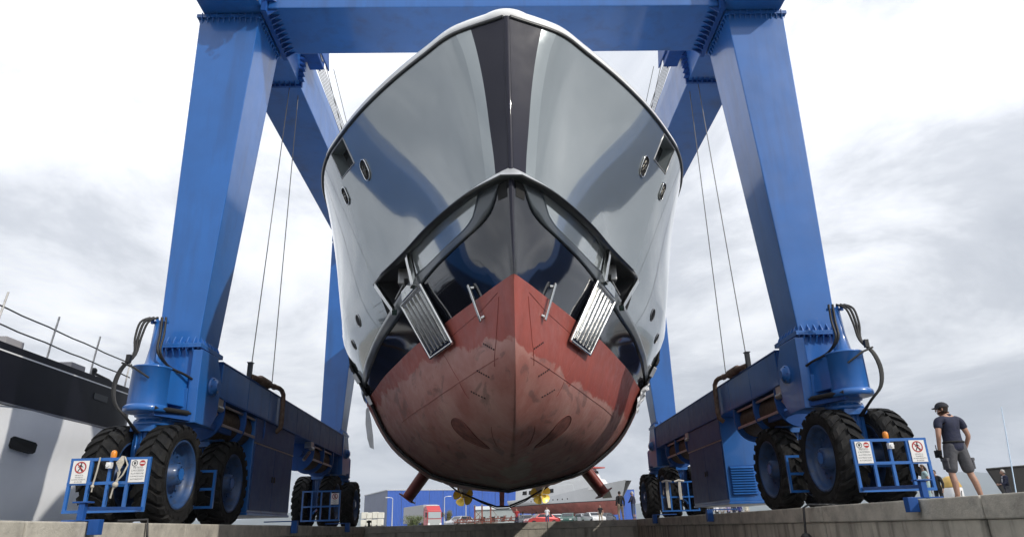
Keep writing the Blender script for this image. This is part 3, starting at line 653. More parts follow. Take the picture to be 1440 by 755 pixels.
UP = lambda y: pchip([10, 10.45, 10.56, 10.69, 11, 11.5, 12.4, 13, 15.2, 16.2, 17.4, 19.5, 24, 26, 50], [5.2, 5.2, 5.02, 4.81, 4.69, 4.65, 4.63, 4.66, 4.35, 4.2, 4.06, 3.92, 3.7, 3.5, 3.5], y)
def cols(a, b):
    ys = [10, 10.04, 10.08, 10.12, 10.16, 10.2, 10.24, 10.3, 10.36, 10.45, 10.5, 10.56, 10.62, 10.69, 10.8, 10.9, 11, 11.15, 11.3, 11.5, 11.75]+[12+.25*i for i in range(56)]+[26, 27, 28, 29, 30, 32, 34, 37, 40, 43, 46, 50]
    return sorted(set([a, b]+[y for y in ys if a < y < b]))
yacht = thing('yacht', 'large grey motor yacht with worn red bottom hanging bow-on in the slings', 'yacht', (X0, 28, .8))
def patch(name, m_, a, b, lo, up, nz=8, off=0., ease=1., lip=False, ends=False):
    m = MB(); ys = cols(a, b)
    for sd in (-1, 1):
        rows = []
        for y in ys:
            zl, zu = lo(y), up(y); r = [HP(y, zl+(zu-zl)*(k/nz)**ease, sd, off) for k in range(nz+1)]
            if lip: r = [HP(y, zl, sd)]+r+[HP(y, zu, sd)]
            rows.append(r)
        m.grid(rows)
    return m.build(name, m_, yacht, weld=True)
K = lambda v: (lambda y: v)
m = MB()                                           # bottom, welded along the keel
for sd in (-1, 1): m.grid([[HP(y, zk(y)+(3.5-zk(y))*(k/16)**1.7, sd) for k in range(17)] for y in cols(10, 50)])
bot = m.build('hull_bottom', BOTTOM, yacht, weld=True)
patch('black_topside', TOPS, 10, 26, K(3.5), LO, 6)
patch('slate_band', SLATE, 10.13, 26, LO, UP, 4, .03, lip=True)
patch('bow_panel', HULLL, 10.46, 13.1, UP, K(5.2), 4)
patch('topside_plating', HULLG, 15.0, 50, UP, K(5.2), 6)
zr = [5.2, 5.35, 5.6, 5.9, 6.2, 6.5, 6.8, 7.1, 7.4, 7.6, 7.74, 8.0, 8.2, 8.42, 8.5]; wy = (13.92, 14.64)
m = MB(); ys = cols(10, 50); ys = sorted(set(ys+list(wy)))
for sd in (-1, 1):
    for i in range(len(ys)-1):
        for k in range(len(zr)-1):
            if wy[0] <= ys[i] < wy[1] and 7.74 <= zr[k] < 8.42: continue
            m.add([HP(ys[i], zr[k], sd), HP(ys[i+1], zr[k], sd), HP(ys[i+1], zr[k+1], sd), HP(ys[i], zr[k+1], sd)], [(0, 1, 2, 3)], 0, True)
flare = m.build('flared_bow_plating', HULLG, yacht, weld=True)
m = MB()                                           # transom and deck close the shell
for (yy, zz) in ((50, None),):
    L_ = [HP(50, zk(50)+(8.5-zk(50))*(k/14)**1.5, -1) for k in range(15)]; R_ = [HP(50, zk(50)+(8.5-zk(50))*(k/14)**1.5, 1) for k in range(15)]
    m.grid([L_, R_], smooth=False)
m.build('transom', HULLG, yacht)
m = MB(); m.grid([[HP(y, 8.5, -1), HP(y, 8.5, 1)] for y in cols(10, 50)], smooth=False); m.build('deck', WHITEP, yacht)
m = MB()                                           # stem bar
zs = [3.5+.25*k for k in range(21)]
m.grid([[Vector((X0-hb(10, z), 10.0, z)), Vector((X0-hb(10, z)*.4, 9.975, z)), Vector((X0+hb(10, z)*.4, 9.975, z)), Vector((X0+hb(10, z), 10.0, z))] for z in zs]); m.build('stem_bar', STEMD, yacht)
BW = lambda z: pchip([5.2, 5.45, 6.3, 7.2, 8.0, 8.5], [10.19, 10.19, 10.215, 10.235, 10.26, 10.285], z)
BW2 = lambda z: pchip([5.2, 5.45, 6.3, 7.3, 8.0, 8.5], [10.34, 10.34, 10.345, 10.365, 10.39, 10.44], z)
m = MB(); zz = [5.22+(8.46-5.22)*k/24 for k in range(25)]
for sd in (-1, 1): m.grid([[HP(10+(BW(z)-10)*j/6, z, sd, .004) for j in range(7)] for z in zz])
m.build('stem_band', STEMD, yacht)
m = MB()
for sd in (-1, 1): m.grid([[HP(BW(z)+(BW2(z)-BW(z))*j/3, z, sd, .0035) for j in range(4)] for z in zz])
m.build('stem_reflection_strip', HULLL, yacht)  # paler overlay strips paint the reflections beside the stem band
# dark seam, then the rounded white bulwark cap
m = MB()
for sd in (-1, 1): m.grid([[HP(y, 8.455, sd, .004), HP(y, 8.46, sd, .03), HP(y, 8.5, sd, .04)+Vector((0, 0, .01)), HP(y, 8.5, sd, -.03)+Vector((0, 0, .03))] for y in cols(10, 50)])
m.build('rubbing_strake', SEAM, yacht, weld=True)
m = MB(); pr_ = ((-.01, .0), (.018, .05), (.01, .14), (-.04, .23), (-.14, .29), (-.30, .31)); cy_ = [10.16, 10.2, 10.26, 10.34, 10.44]+[y for y in cols(10, 50) if y > 10.48]
def capx(y, sd, o, dz): return HP(y, 8.5, sd, o)+Vector((0, 0, dz))
L_ = [[capx(y, -1, o, dz) for o, dz in pr_] for y in cy_[::-1]]; R_ = [[capx(y, 1, o, dz) for o, dz in pr_] for y in cy_]
nose = []
for k in range(1, 12):
    t = -1+2*k/12; e = R_[0]; nose.append([Vector((X0+(e[i].x-X0)*t, e[i].y-.13*(1-t*t), e[i].z+.015*(1-t*t)*(i > 1))) for i in range(len(pr_))])
m.grid(L_+nose+R_)
m.build('bulwark_cap', WHITEP, yacht, weld=True)
# projecting ledge over the anchor pockets
LY = [10.0, 10.03, 10.06, 10.1, 10.15, 10.2, 10.3, 10.4, 10.5]+[10.65+.2*k for k in range(21)]+[14.8, 15.0, 15.1]
m = MB(); rows = []
for sd in (-1, 1):
    rr = []
    for y in LY:
        tp = min(1, max(.15, (15.15-y)/.9)); p = .19*tp; th = .03*tp; fr_ = .06+.11*max(0, min(1, (10.6-y)/.5))
        rr.append([HP(y, 5.20+fr_*tp, sd, 0), HP(y, 5.2, sd, p*.6)+Vector((0, 0, fr_*.5*tp)), HP(y, 5.2, sd, p)-Vector((0, 0, .02*tp)), HP(y, 5.2, sd, p)-Vector((0, 0, .02*tp+th)), HP(y, 5.2, sd, 0)-Vector((0, 0, .05))])
    rows += rr[::-1] if sd < 0 else rr
m2 = MB()
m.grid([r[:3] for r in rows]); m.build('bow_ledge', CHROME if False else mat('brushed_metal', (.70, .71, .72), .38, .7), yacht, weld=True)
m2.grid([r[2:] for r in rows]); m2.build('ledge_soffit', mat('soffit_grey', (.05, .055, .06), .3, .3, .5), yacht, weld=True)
# dark chocks under the ledge each side of the stem
for sd in (-1, 1):
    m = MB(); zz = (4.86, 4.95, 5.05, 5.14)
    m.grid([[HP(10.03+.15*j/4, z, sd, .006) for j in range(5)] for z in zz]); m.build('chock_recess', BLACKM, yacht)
for sd in (-1, 1):
    # anchor pocket: real recess behind the opening
    ys = [13.1+(15.0-13.1)*k/8 for k in range(9)]; inn = Vector((-sd*.75, .25, .1))
    loop = [HP(y, UP(y), sd) for y in ys]+[HP(y, 5.2, sd) for y in ys[::-1]]
    m = MB(); n = len(loop); m.add(loop+[p+inn for p in loop], [(i, (i+1) % n, n+(i+1) % n, n+i) for i in range(n)]); m.add([p+inn for p in loop], [tuple(range(n))])
    pk = m.build('anchor_pocket', mat('pocket_dark', (.075, .078, .085), .4, .2, .3), yacht)
    m = MB(); c = HP(14.2, 4.95, sd)+inn*.45; m.bar(c+Vector((0, -.28, .0)), c+Vector((0, .3, .02)), .42, .36); m.build('fairlead_block', STEEL, pk, bevel=.03)
    m = MB(); m.tube([HP(14.3, 4.55, sd, .02), HP(14.05, 4.75, sd, -.1), HP(14.0, 5.1, sd, -.25)], .02, 6); m.build('pocket_rail', STEEL, pk)
    for (ya, za, yb, zb) in ((13.14, 5.14, 13.08, 4.46), (14.86, 5.10, 14.34, 4.32)):
        m = MB(); a, b = HP(ya, za, sd, .08), HP(yb, zb, sd, .12); m.bar(a, b, .12, .09, HN(ya, 4.8, sd)); m.bar(b, b+HN(yb, zb, sd)*.02+(b-a).normalized()*.06, .15, .12, HN(ya, 4.8, sd)); m.build('guide_arm', CHROME, yacht, bevel=.012)
    # ribbed pool anchor lying against the hull
    q = [HP(14.0, 4.31, sd, .06), HP(12.86, 4.38, sd, .06), HP(12.40, 3.05, sd, .06), HP(13.56, 3.05, sd, .06)]
    nn = (q[1]-q[0]).cross(q[3]-q[0]).normalized()
    if nn.y > 0: nn = -nn
    pt = lambda u, v, o: (q[0]*(1-u)+q[1]*u)*(1-v)+(q[3]*(1-u)+q[2]*u)*v+nn*o
    m = MB(); m.hexa([pt(0, 0, -.03), pt(1, 0, -.03), pt(1, 1, -.03), pt(0, 1, -.03)], [pt(.0, 0, .02), pt(1, 0, .02), pt(1, 1, .02), pt(0, 1, .02)])
    an = m.build('anchor_plate', mat('anchor_reflection_dark', (.010, .012, .025), .2, 0), yacht, bevel=.012)  # chrome back plate; dark reflections between the ribs put into its colour
    for k in range(6):
        u = .10+.8*k/5; w = .019; v0, v1 = .05+.02*(k in (0, 5)), .95
        m = MB(); m.add([pt(u-w, v0, .021), pt(u+w, v0, .021), pt(u+w, v1, .021), pt(u-w, v1, .021), pt(u-w*.55, v0+.02, .065), pt(u+w*.55, v0+.02, .065), pt(u+w*.55, v1-.03, .065), pt(u-w*.55, v1-.03, .065)],
            [(0, 1, 5, 4), (1, 2, 6, 5), (2, 3, 7, 6), (3, 0, 4, 7), (4, 5, 6, 7)]); m.build('rib', CHROME, an)
    m = MB(); rim = [pt(.0, .0, .02), pt(1, 0, .02), pt(1, 1, .02), pt(0, 1, .02)]
    for i in range(4): m.tube([rim[i], rim[(i+1) % 4]], .03, 8)
    m.build('anchor_rim', CHROME, an)
    m = MB(); m.hexa([pt(.15, -.02, .0), pt(.85, -.02, .0), pt(.62, -.16, -.0), pt(.30, -.16, -.0)], [pt(.15, -.02, .06), pt(.85, -.02, .06), pt(.62, -.16, .06), pt(.30, -.16, .06)]); m.bar(pt(.46, -.1, .02), HP(14.1, 4.95, sd, -.25), .1, .1); m.build('anchor_shank', CHROME, an, bevel=.012)
    # chrome strut standing off the bottom paint
    m = MB(); a, b = HP(11.25, 3.78, sd, .06), HP(11.14, 3.07, sd, .06); m.bar(a, b, .06, .04, HN(11.2, 3.4, sd)); m.bar(HP(11.2, 3.7, sd), a-Vector((0, 0, .06)), .04, .04); m.bar(HP(11.1, 3.15, sd), b+Vector((0, 0, .06)), .04, .04); m.build('chrome_strut', CHROME, yacht, bevel=.01)
    # mooring window recess in the flare
    inn = Vector((-sd*.26, .10, .05)); ys = [wy[0], (wy[0]+wy[1])/2, wy[1]]
    loop = [HP(y, 7.74, sd) for y in ys]+[HP(ys[-1], 8.0, sd), HP(ys[-1], 8.2, sd)]+[HP(y, 8.42, sd) for y in ys[::-1]]+[HP(ys[0], 8.2, sd), HP(ys[0], 8.0, sd)]; n = len(loop)
    m = MB(); m.add(loop+[p+inn for p in loop], [(i, (i+1) % n, n+(i+1) % n, n+i) for i in range(n)]); wr = m.build('mooring_window', HULLL, yacht)
    m = MB(); m.add([p+inn for p in loop], [tuple(range(n))]); m.build('pane', mat('pane_dark', (.012, .013, .016), .25), wr)
    m = MB(); m.tube(loop+[loop[0]], .018, 6); m.build('window_trim', STEEL, wr)
    def frame(y, z):
        c, nn = HP(y, z, sd), HN(y, z, sd); t = (HP(y, z+.1, sd)-HP(y, z-.1, sd)).normalized(); w = t.cross(nn).normalized(); return c, nn, t, w
    def capsule(c, t, w, hw, hh, n=8):
        o = []
        for k in range(2*n):
            a = math.pi*k/(n-1) if k < n else math.pi+math.pi*(k-n)/(n-1)
            o.append(c+w*(hw*math.cos(a))+t*((hh-hw)*(1 if k < n else -1)+hw*math.sin(a)))
        return o
    for (y, z, hw, hh) in ((13.63, 7.40, .15, .26), (14.80, 7.35, .125, .23)):
        c, nn, t, w = frame(y, z); t = (t*.93-w*.36*sd*(1 if w.y*sd > 0 else -1)).normalized() if False else t; w = t.cross(nn).normalized()
        lp = capsule(c+nn*.02, t, w, hw, hh)
        m = MB(); m.tube(lp+[lp[0]], .014, 8); fl = m.build('fairlead', CHROME, yacht)
        m = MB(); m.add([p-nn*.012 for p in lp], [tuple(range(len(lp)))]); m.build('fairlead_mouth', BLACKM, fl)
        m = MB(); m.cyl(c+nn*.02-t*hh*.55-w*hw*.3, c+nn*.02+t*hh*.3+w*hw*.4, .014, n=8); m.cyl(c+nn*.02-w*hw*.6+t*hh*.15, c+nn*.02+w*hw*.55-t*hh*.2, .016, n=8); m.cyl(c+nn*.02-w*hw*.5-t*hh*.3, c+nn*.02-w*hw*.2+t*hh*.5, .012, n=8); m.build('roller', mat('roller_dark', (.16, .15, .13), .3, .8), fl)
    for (y, z, r_) in ((16.8, 4.83, .16), (18.0, 4.52, .14)):
        c, nn, t, w = frame(y, z); lp = [c+nn*.006+(t*math.cos(a)+w*math.sin(a))*r_ for a in [math.pi*2*k/20 for k in range(20)]]
        m = MB(); m.add(lp, [tuple(range(20))]); pp = m.build('discharge_port', BLACKM, yacht); m = MB(); m.tube(lp+[lp[0]], .015, 6); m.build('port_ring', STEEL, pp)
    # bow thruster slot, seams, zinc bolts on the bottom
    m = MB(); rings = []; sl_ = lambda a, q: (14.1+q*.34*math.sin(a)*(1+.35*math.cos(a))-q*.15*math.cos(a), 1.60+q*.29*math.cos(a))
    for q in (1, .8, .6, .4, .2, .02): rings.append([HP(*sl_(2*math.pi*k/24, q), sd, .008) for k in range(24)])
    m.grid(rings, closed=True); L_ = rings[0]
    th = m.build('thruster_slot', mat('thruster_dark', (.20, .075, .06), .7, var=.4, vscale=6), yacht); m = MB(); m.tube(L_+[L_[0]], .008, 6); m.build('slot_rim', mat('rim_red', (.16, .05, .04), .6), th)
    def seam(pts, r=.0042):
        P = []
        for (a, b), (c, d) in zip(pts, pts[1:]):
            for k in range(10): t = k/10; P.append(HP(a+(c-a)*t, b+(d-b)*t, sd, .003))
        P.append(HP(*pts[-1], sd, .003)); m = MB(); m.tube(P, r, 5); m.build('weld_seam', REDP, yacht)
    for pts in SEAMS if 'SEAMS' in globals() else (): seam(pts)
    m = MB()
    for (y0_, z0_) in ((11.0, 2.55), (11.5, 2.2), (12.1, 1.95)):
        for k in range(6):
            p = HP(y0_+.06*k, z0_+.035*k, sd); nn = HN(y0_+.06*k, z0_+.035*k, sd); m.cyl(p-nn*.01, p+nn*.012, .016, n=8)
    stuff(m.build('zinc_bolts', mat('dark_bolt', (.05, .03, .03), .6), yacht))
    # fins, propellers
    m = MB(); rt, tp = Vector((X0+sd*2.78, 26, 1.9)), Vector((X0+sd*3.52, 26, .90)); d = (tp-rt).normalized(); w = Vector((d.z, 0, -d.x)); 
    sec = [(-.8, 0), (-.7, .13), (-.4, .20), (0, .21), (.4, .15), (.8, .02), (.8, -.02), (.4, -.15), (0, -.21), (-.4, -.20), (-.7, -.13)]
    m.grid([[c+Vector((0, a*k, 0))+w*b*k for a, b in sec] for c, k in ((rt, 1.0), (tp, .9))], closed=True); m.add([tp+Vector((0, a*.9, 0))+w*b*.9 for a, b in sec], [tuple(range(len(sec)))])
    fn = m.build('stabiliser_fin', REDP, yacht); m = MB(); m.hexa([tp+Vector((0, -.85, 0))-w*.25, tp+Vector((0, .8, 0))-w*.22, tp+Vector((0, .8, 0))+w*.22, tp+Vector((0, -.85, 0))+w*.25], [tp+d*.04+Vector((0, -.85, 0))-w*.25, tp+d*.04+Vector((0, .8, 0))-w*.22, tp+d*.04+Vector((0, .8, 0))+w*.22, tp+d*.04+Vector((0, -.85, 0))+w*.25]); m.build('end_plate', REDP, fn)
    pc = Vector((X0+sd*2.42, 45, 1.78)); m = MB(); m.lathe([(.0, -.35), (.10, -.25), (.15, 0), (.14, .2), (.08, .35)], pc, (0, 1, 0), 16); pr = m.build('propeller', BRASS, yacht)
    for k in range(5):
        a = 2*math.pi*k/5+.5; rd = Vector((math.cos(a), 0, math.sin(a))); tg = Vector((-math.sin(a), 0, math.cos(a))); m = MB(); rows = []
        for (r_, hw, pit) in ((.12, .12, .9), (.25, .25, .75), (.4, .34, .6), (.52, .32, .5), (.60, .20, .45), (.64, .03, .42)):
            dv = tg*math.cos(pit)+Vector((0, sd*math.sin(pit), 0)); rows.append([pc+rd*r_+dv*(hw*f) for f in (-1, -.5, 0, .5, 1)])
        m.grid(rows); m.grid([[p+Vector((0, .025, 0)) for p in r_] for r_ in rows]); m.build('blade', BRASS, pr)
    m = MB(); m.cyl(pc+Vector((0, .3, .02)), pc+Vector((0, -4, .25)), .08, n=12); m.bar(pc+Vector((0, -.6, .05)), pc+Vector((-sd*.5, -.6, .9)), .1, .35); m.build('propeller_shaft', STEEL, yacht)
m = MB(); m.prismx([(40, 1.9), (44.6, 1.1), (45.2, 1.12), (45.2, 2.2), (40, 2.2)], X0-.16, X0+.12); m.build('skeg', REDP, yacht)

# ------------------------------------------------------------------ slings
def belt(m, P, wd, th):
    P = [Vector(p) for p in P]; rows = []
    for i, p in enumerate(P):
        d = (P[min(i+1, len(P)-1)]-P[max(i-1, 0)]).normalized(); n = Vector((d.z, 0, -d.x))*th/2; y = Vector((0, wd/2, 0)); rows.append([p-n-y, p+n-y, p+n+y, p-n+y])
    m.grid(rows, closed=True); return m
BELT = mat('sling_belt', (.02, .02, .022), .6, var=.3, vscale=6)
def hull_path(y, o, ztop=4.4):
    zs = [zk(y)+(ztop-zk(y))*(k/18)**1.8 for k in range(1, 19)]
    pts = [Vector((X0-hb(y, z)-o*.7, y, z-o*.7)) for z in zs[::-1]]+[Vector((X0, y, zk(y)-o))]+[Vector((X0+hb(y, z)+o*.7, y, z-o*.7)) for z in zs]; return pts
hp = hull_path(20.2, .05)
m = belt(MB(), [(X0-5.05, 20.2, 12.9), (X0-4.72, 20.2, 5.2)]+hp+[(X0+4.72, 20.2, 5.2), (X0+5.05, 20.2, 12.9)], .5, .06)
sl = tag(m.build('lifting_sling', BELT), 'black sling belt under the yacht hull just aft of the bow', 'sling', 'slings under the yacht')
for sd in (-1, 1):
    for z, h in ((3.35, .14), (3.62, .10), (4.0, .16), (4.3, .10)):
        y = 19.93; x = X0+sd*(hb(20.2, z)+.06); m = MB(); t = (HP(20.2, z+.1, sd)-HP(20.2, z-.1, sd)).normalized(); m.bar(Vector((x, y, z))-t*h, Vector((x, y, z))+t*h, (.11 if h > .12 else .07), .03, (0, 1, 0)); m.build('shackle', STEEL if h > .12 else BLACK, sl, bevel=.01)
m = belt(MB(), [(X0-5.0, 43, 12.9), (X0-4.85, 43, 5.2), (X0-4.3, 43, 3.6), (X0-3.5, 43, 2.62), (-2.6, 43, 2.0), (-1.2, 43, 1.38), (-.2, 43, 1.02), (.5, 43, 1.02), (1.6, 43, 1.42), (2.75, 43, 2.0), (X0+3.5, 43, 2.62), (X0+4.3, 43, 3.6), (X0+4.85, 43, 5.2), (X0+5, 43, 12.9)], .5, .10)
m2 = belt(MB(), [(-2.2, 42.7, 1.82), (-1.1, 42.7, 1.27), (-.2, 42.7, .9), (.5, 42.7, .9), (1.5, 42.7, 1.28), (2.2, 42.7, 1.7)], .2, .05)
sl2 = tag(m.build('lifting_sling', BELT), 'slack black sling belt sagging below the yacht between its propellers', 'sling', 'slings under the yacht'); m2.build('retaining_strap', BELT, sl2)
def wrap(name, label, sd, zc, seed):
    m = MB(); rn = random.Random(seed); rows = []
    for i in range(9):
        z = zc-.42+.84*i/8; rows.append([HP(19.75+.75*j/6, z, sd, .11+rn.uniform(-.035, .05)+.03*math.sin(i*2+j)) for j in range(7)])
    m.grid(rows, smooth=False); tag(m.build(name, mat('white_plastic', (.75, .76, .78), .35, 0, .3)), label, 'plastic wrap')
wrap('plastic_wrap', 'crumpled white plastic wrapped over the sling right of the red hull', 1, 3.35, 2)
m = MB(); fl_ = [[HP(20.6, 3.35, -1, .10), HP(20.62, 3.3, -1, .2)], [HP(20.6, 2.95, -1, .2), HP(20.66, 2.95, -1, .38)], [HP(20.6, 2.6, -1, .34), HP(20.62, 2.62, -1, .52)], [HP(20.6, 2.35, -1, .52), HP(20.64, 2.42, -1, .58)]]
m.grid(fl_, smooth=False)
tag(m.build('plastic_wrap', mat('white_plastic', (.75, .76, .78), .35, 0, .3)), 'loose grey-white plastic flap left of the red hull at the sling', 'plastic wrap')

def gx(px, y): return (px-699)/1028*y-.178
# ------------------------------------------------------------------ people
SKIN = mat('skin', (.42, .24, .17), .6, var=.12, vscale=20)
def fabric(name, c, v=.25): return mat(name, c, .85, var=v, vscale=9, bump=.9, bscale=11)
NAVY = fabric('navy_cloth', (.018, .022, .05)); GREYC = fabric('grey_cloth', (.085, .085, .095)); WHITEC = fabric('white_cloth', (.72, .72, .74), .08); BLACKC = fabric('black_cloth', (.015, .015, .017))
DENIM = fabric('denim', (.05, .08, .16)); TEAL = fabric('pale_teal_cloth', (.33, .45, .45)); BEIGE = fabric('beige_cloth', (.40, .33, .25)); REDC = fabric('red_cloth', (.35, .03, .03)); HAIRD = mat('dark_hair', (.02, .013, .009), .6, var=.3, vscale=40); HAIRB = mat('brown_hair', (.10, .055, .03), .6, var=.3, vscale=40); HAIRG = mat('grey_hair', (.45, .43, .40), .6)
SHOE = mat('shoe', (.03, .03, .03), .6)
def skin_mesh(name, verts, edges, radii, sub=2, smooth_it=0):
    me = bpy.data.meshes.new(name); me.from_pydata(verts, edges, []); ob = bpy.data.objects.new(name, me); COL.objects.link(ob)
    me.attributes; sv = ob.modifiers.new('s', 'SKIN'); ob.modifiers.new('u', 'SUBSURF').levels = sub
    if not me.skin_vertices: me.skin_vertices.new() if hasattr(me.skin_vertices, 'new') else None
    lay = me.skin_vertices[0].data
    for i, r in enumerate(radii): lay[i].radius = r if isinstance(r, tuple) else (r, r)
    lay[0].use_root = True
    dg = bpy.context.evaluated_depsgraph_get(); out = bpy.data.meshes.new_from_object(ob.evaluated_get(dg)); out.name = name
    bpy.data.objects.remove(ob); bpy.data.meshes.remove(me)
    out.polygons.foreach_set('use_smooth', [True]*len(out.polygons)); return out
def mesh_from(mb):
    me = bpy.data.meshes.new('m'); me.from_pydata(mb.v, [], mb.f); me.polygons.foreach_set('use_smooth', [True]*len(me.polygons)); return me
def merge(a, b):
    bm = bmesh.new(); bm.from_mesh(a); bm.from_mesh(b); bm.to_mesh(a); bm.free(); bpy.data.meshes.remove(b); return a
BASE = dict(pel=(0, 0, .95), spi=(0, .01, 1.12), che=(0, .0, 1.30), nb=(0, -.01, 1.44), nk=(0, .01, 1.52), hd=(0, .03, 1.62), tp=(0, .02, 1.715),
    shl=(-.185, -.01, 1.40), ell=(-.25, -.05, 1.13), wrl=(-.26, .04, .90), hal=(-.26, .07, .83), shr=(.185, -.01, 1.40), elr=(.25, -.05, 1.13), wrr=(.26, .04, .90), har=(.26, .07, .83),
    hil=(-.095, 0, .90), knl=(-.12, .02, .50), anl=(-.13, -.02, .09), tol=(-.15, .15, .035), hir=(.095, 0, .90), knr=(.12, .02, .50), anr=(.13, -.02, .09), tor=(.15, .15, .035))
def person(label, at, rot, h=1.75, pose={}, shirt=NAVY, legs=GREYC, shorts=False, sleeve=True, hair=HAIRD, cap=None, jacket=None, long_hair=False, group=None, fingers=True, turn=0., extra=None, shoes=SHOE):
    J = {k: Vector(v) for k, v in BASE.items()}; J.update({k: Vector(v) for k, v in pose.items()})
    p = thing('person', label, 'person', at, group); p.rotation_euler = (0, 0, rot); p.scale = (h/1.75,)*3
    if 'at' in p: p['at'] = (0, 0, 0)
    def grow(name, ks, es, m_, sub=2, par=p):
        idx = {k: i for i, (k, r) in enumerate(ks)}; me = skin_mesh(name, [tuple(J[k]) if isinstance(k, str) and k in J else tuple(k) for k, r in ks], [(idx[a], idx[b]) for a, b in es], [r for k, r in ks], sub)
        me.materials.append(m_); o = link(name, me); o.parent = par; return o
    J['jaw'] = J['hd']+Vector((math.sin(-turn)*.035, math.cos(turn)*.035, -.055)); J['kfl'] = J['knl']*.6+J['anl']*.4+Vector((0, -.025, 0)); J['kfr'] = J['knr']*.6+J['anr']*.4+Vector((0, -.025, 0))
    ks = [('pel', (.145, .105)), ('spi', (.125, .092)), ('che', (.15, .105)), ('nb', (.085, .07)), ('nk', .054), ('jaw', (.058, .062)), ('hd', (.075, .092)), ('tp', (.052, .062)),
          ('shl', .058), ('ell', .041), ('wrl', .028), ('hal', (.038, .02)), ('shr', .058), ('elr', .041), ('wrr', .028), ('har', (.038, .02)),
          ('hil', .088), ('knl', .054), ('kfl', .056), ('anl', .037), ('tol', .032), ('hir', .088), ('knr', .054), ('kfr', .056), ('anr', .037), ('tor', .032)]
    es = [('pel', 'spi'), ('spi', 'che'), ('che', 'nb'), ('nb', 'nk'), ('nk', 'jaw'), ('jaw', 'hd'), ('hd', 'tp'), ('nb', 'shl'), ('shl', 'ell'), ('ell', 'wrl'), ('wrl', 'hal'), ('nb', 'shr'), ('shr', 'elr'), ('elr', 'wrr'), ('wrr', 'har'),
          ('pel', 'hil'), ('hil', 'knl'), ('knl', 'kfl'), ('kfl', 'anl'), ('anl', 'tol'), ('pel', 'hir'), ('hir', 'knr'), ('knr', 'kfr'), ('kfr', 'anr'), ('anr', 'tor')]
    body = grow('body', ks, es, SKIN)
    fd = Vector((-math.sin(turn), math.cos(turn), 0)); sdv = Vector((math.cos(turn), math.sin(turn), 0)); hd = J['hd']
    m = MB(); m.lathe([(.0, -.03), (.014, -.02), (.013, .0), (.006, .025), (0, .03)], hd+fd*.098+Vector((0, 0, -.015)), (0, -.25, 1), 8)
    for sg in (-1, 1): m.ball(hd+sdv*sg*.082+Vector((0, 0, -.01)), .028, 8, 6, sc=(.45, .7, 1.1))
    if fingers:
        for hn, wr in (('hal', 'wrl'), ('har', 'wrr')):
            d = (J[hn]-J[wr]).normalized(); sid = Vector((0, 1, 0))-d*d.y; sid.normalize(); nrm = d.cross(sid); inw = Vector((-J[hn].x, 0, 0)).normalized()
            for q, ln in enumerate((.075, .085, .08, .065)):
                b = J[hn]+d*.025+sid*(.027-.018*q); m.tube([b, b+d*ln*.45+inw*.004, b+d*ln*.8+inw*.022, b+d*ln*.9+inw*.045], [.0095, .009, .0085, .006], 6)
            b = J[hn]-d*.015+sid*.03; m.tube([b, b+sid*.03+d*.025, b+sid*.035+d*.06+inw*.01], [.011, .010, .007], 6)
    m2 = mesh_from(m); bm_mats = list(body.data.materials); merge(body.data, m2); body.data.polygons.foreach_set('use_smooth', [True]*len(body.data.polygons))
    m = MB()
    for sg in (-1, 1): m.ball(hd+fd*.083+sdv*sg*.032+Vector((0, 0, .012)), .011, 6, 5)
    e = m.build('eyes', BLACK); e.parent = p
    m = MB(); m.bar(hd+fd*.092+sdv*-.022+Vector((0, 0, -.062)), hd+fd*.092+sdv*.022+Vector((0, 0, -.062)), .01, .008); e = m.build('mouth', mat('lip', (.30, .11, .09), .6)); e.parent = p
    # clothes follow the body
    J['mul'] = J['shl']*.42+J['ell']*.58; J['mur'] = J['shr']*.42+J['elr']*.58; J['hem'] = J['pel']+Vector((0, 0, -.13)); J['wst'] = J['pel']+Vector((0, 0, .05))
    ks = [('hem', (.188, .15)), ('wst', (.178, .14)), ('spi', (.162, .125)), ('che', (.176, .13)), ('nb', (.105, .088)), ('shl', .078), ('shr', .078)]; es = [('hem', 'wst'), ('wst', 'spi'), ('spi', 'che'), ('che', 'nb'), ('nb', 'shl'), ('nb', 'shr')]
    if sleeve == 'long': ks += [('ell', .06), ('wrl', .043), ('elr', .06), ('wrr', .043)]; es += [('shl', 'ell'), ('ell', 'wrl'), ('shr', 'elr'), ('elr', 'wrr')]
    else: ks += [('mul', .066), ('mur', .066)]; es += [('shl', 'mul'), ('shr', 'mur')]
    grow('jacket' if jacket else 'shirt', ks, es, shirt)
    m = MB(); m.lathe([(.062, 0), (.066, .03), (.058, .045), (.056, .02)], J['nb']+Vector((0, .0, .03)), (0, .1, 1), 14); e = m.build('collar', shirt); e.parent = p
    J['whp'] = J['pel']+Vector((0, 0, .13)); J['qkl'] = J['knl']+Vector((0, 0, -.02)); J['qkr'] = J['knr']+Vector((0, 0, -.02)); J['fal'] = J['anl']+Vector((0, 0, .05)); J['far'] = J['anr']+Vector((0, 0, .05))
    ks = [('pel', (.162, .125)), ('whp', (.155, .115)), ('hil', .112), ('hir', .112)]; es = [('pel', 'whp'), ('pel', 'hil'), ('pel', 'hir')]
    if shorts: ks += [('qkl', .098), ('qkr', .098)]; es += [('hil', 'qkl'), ('hir', 'qkr')]
    else: ks += [('knl', .074), ('fal', .058), ('knr', .074), ('far', .058)]; es += [('hil', 'knl'), ('knl', 'fal'), ('hir', 'knr'), ('knr', 'far')]
    grow('shorts' if shorts else 'trousers', ks, es, legs)
    m = MB()
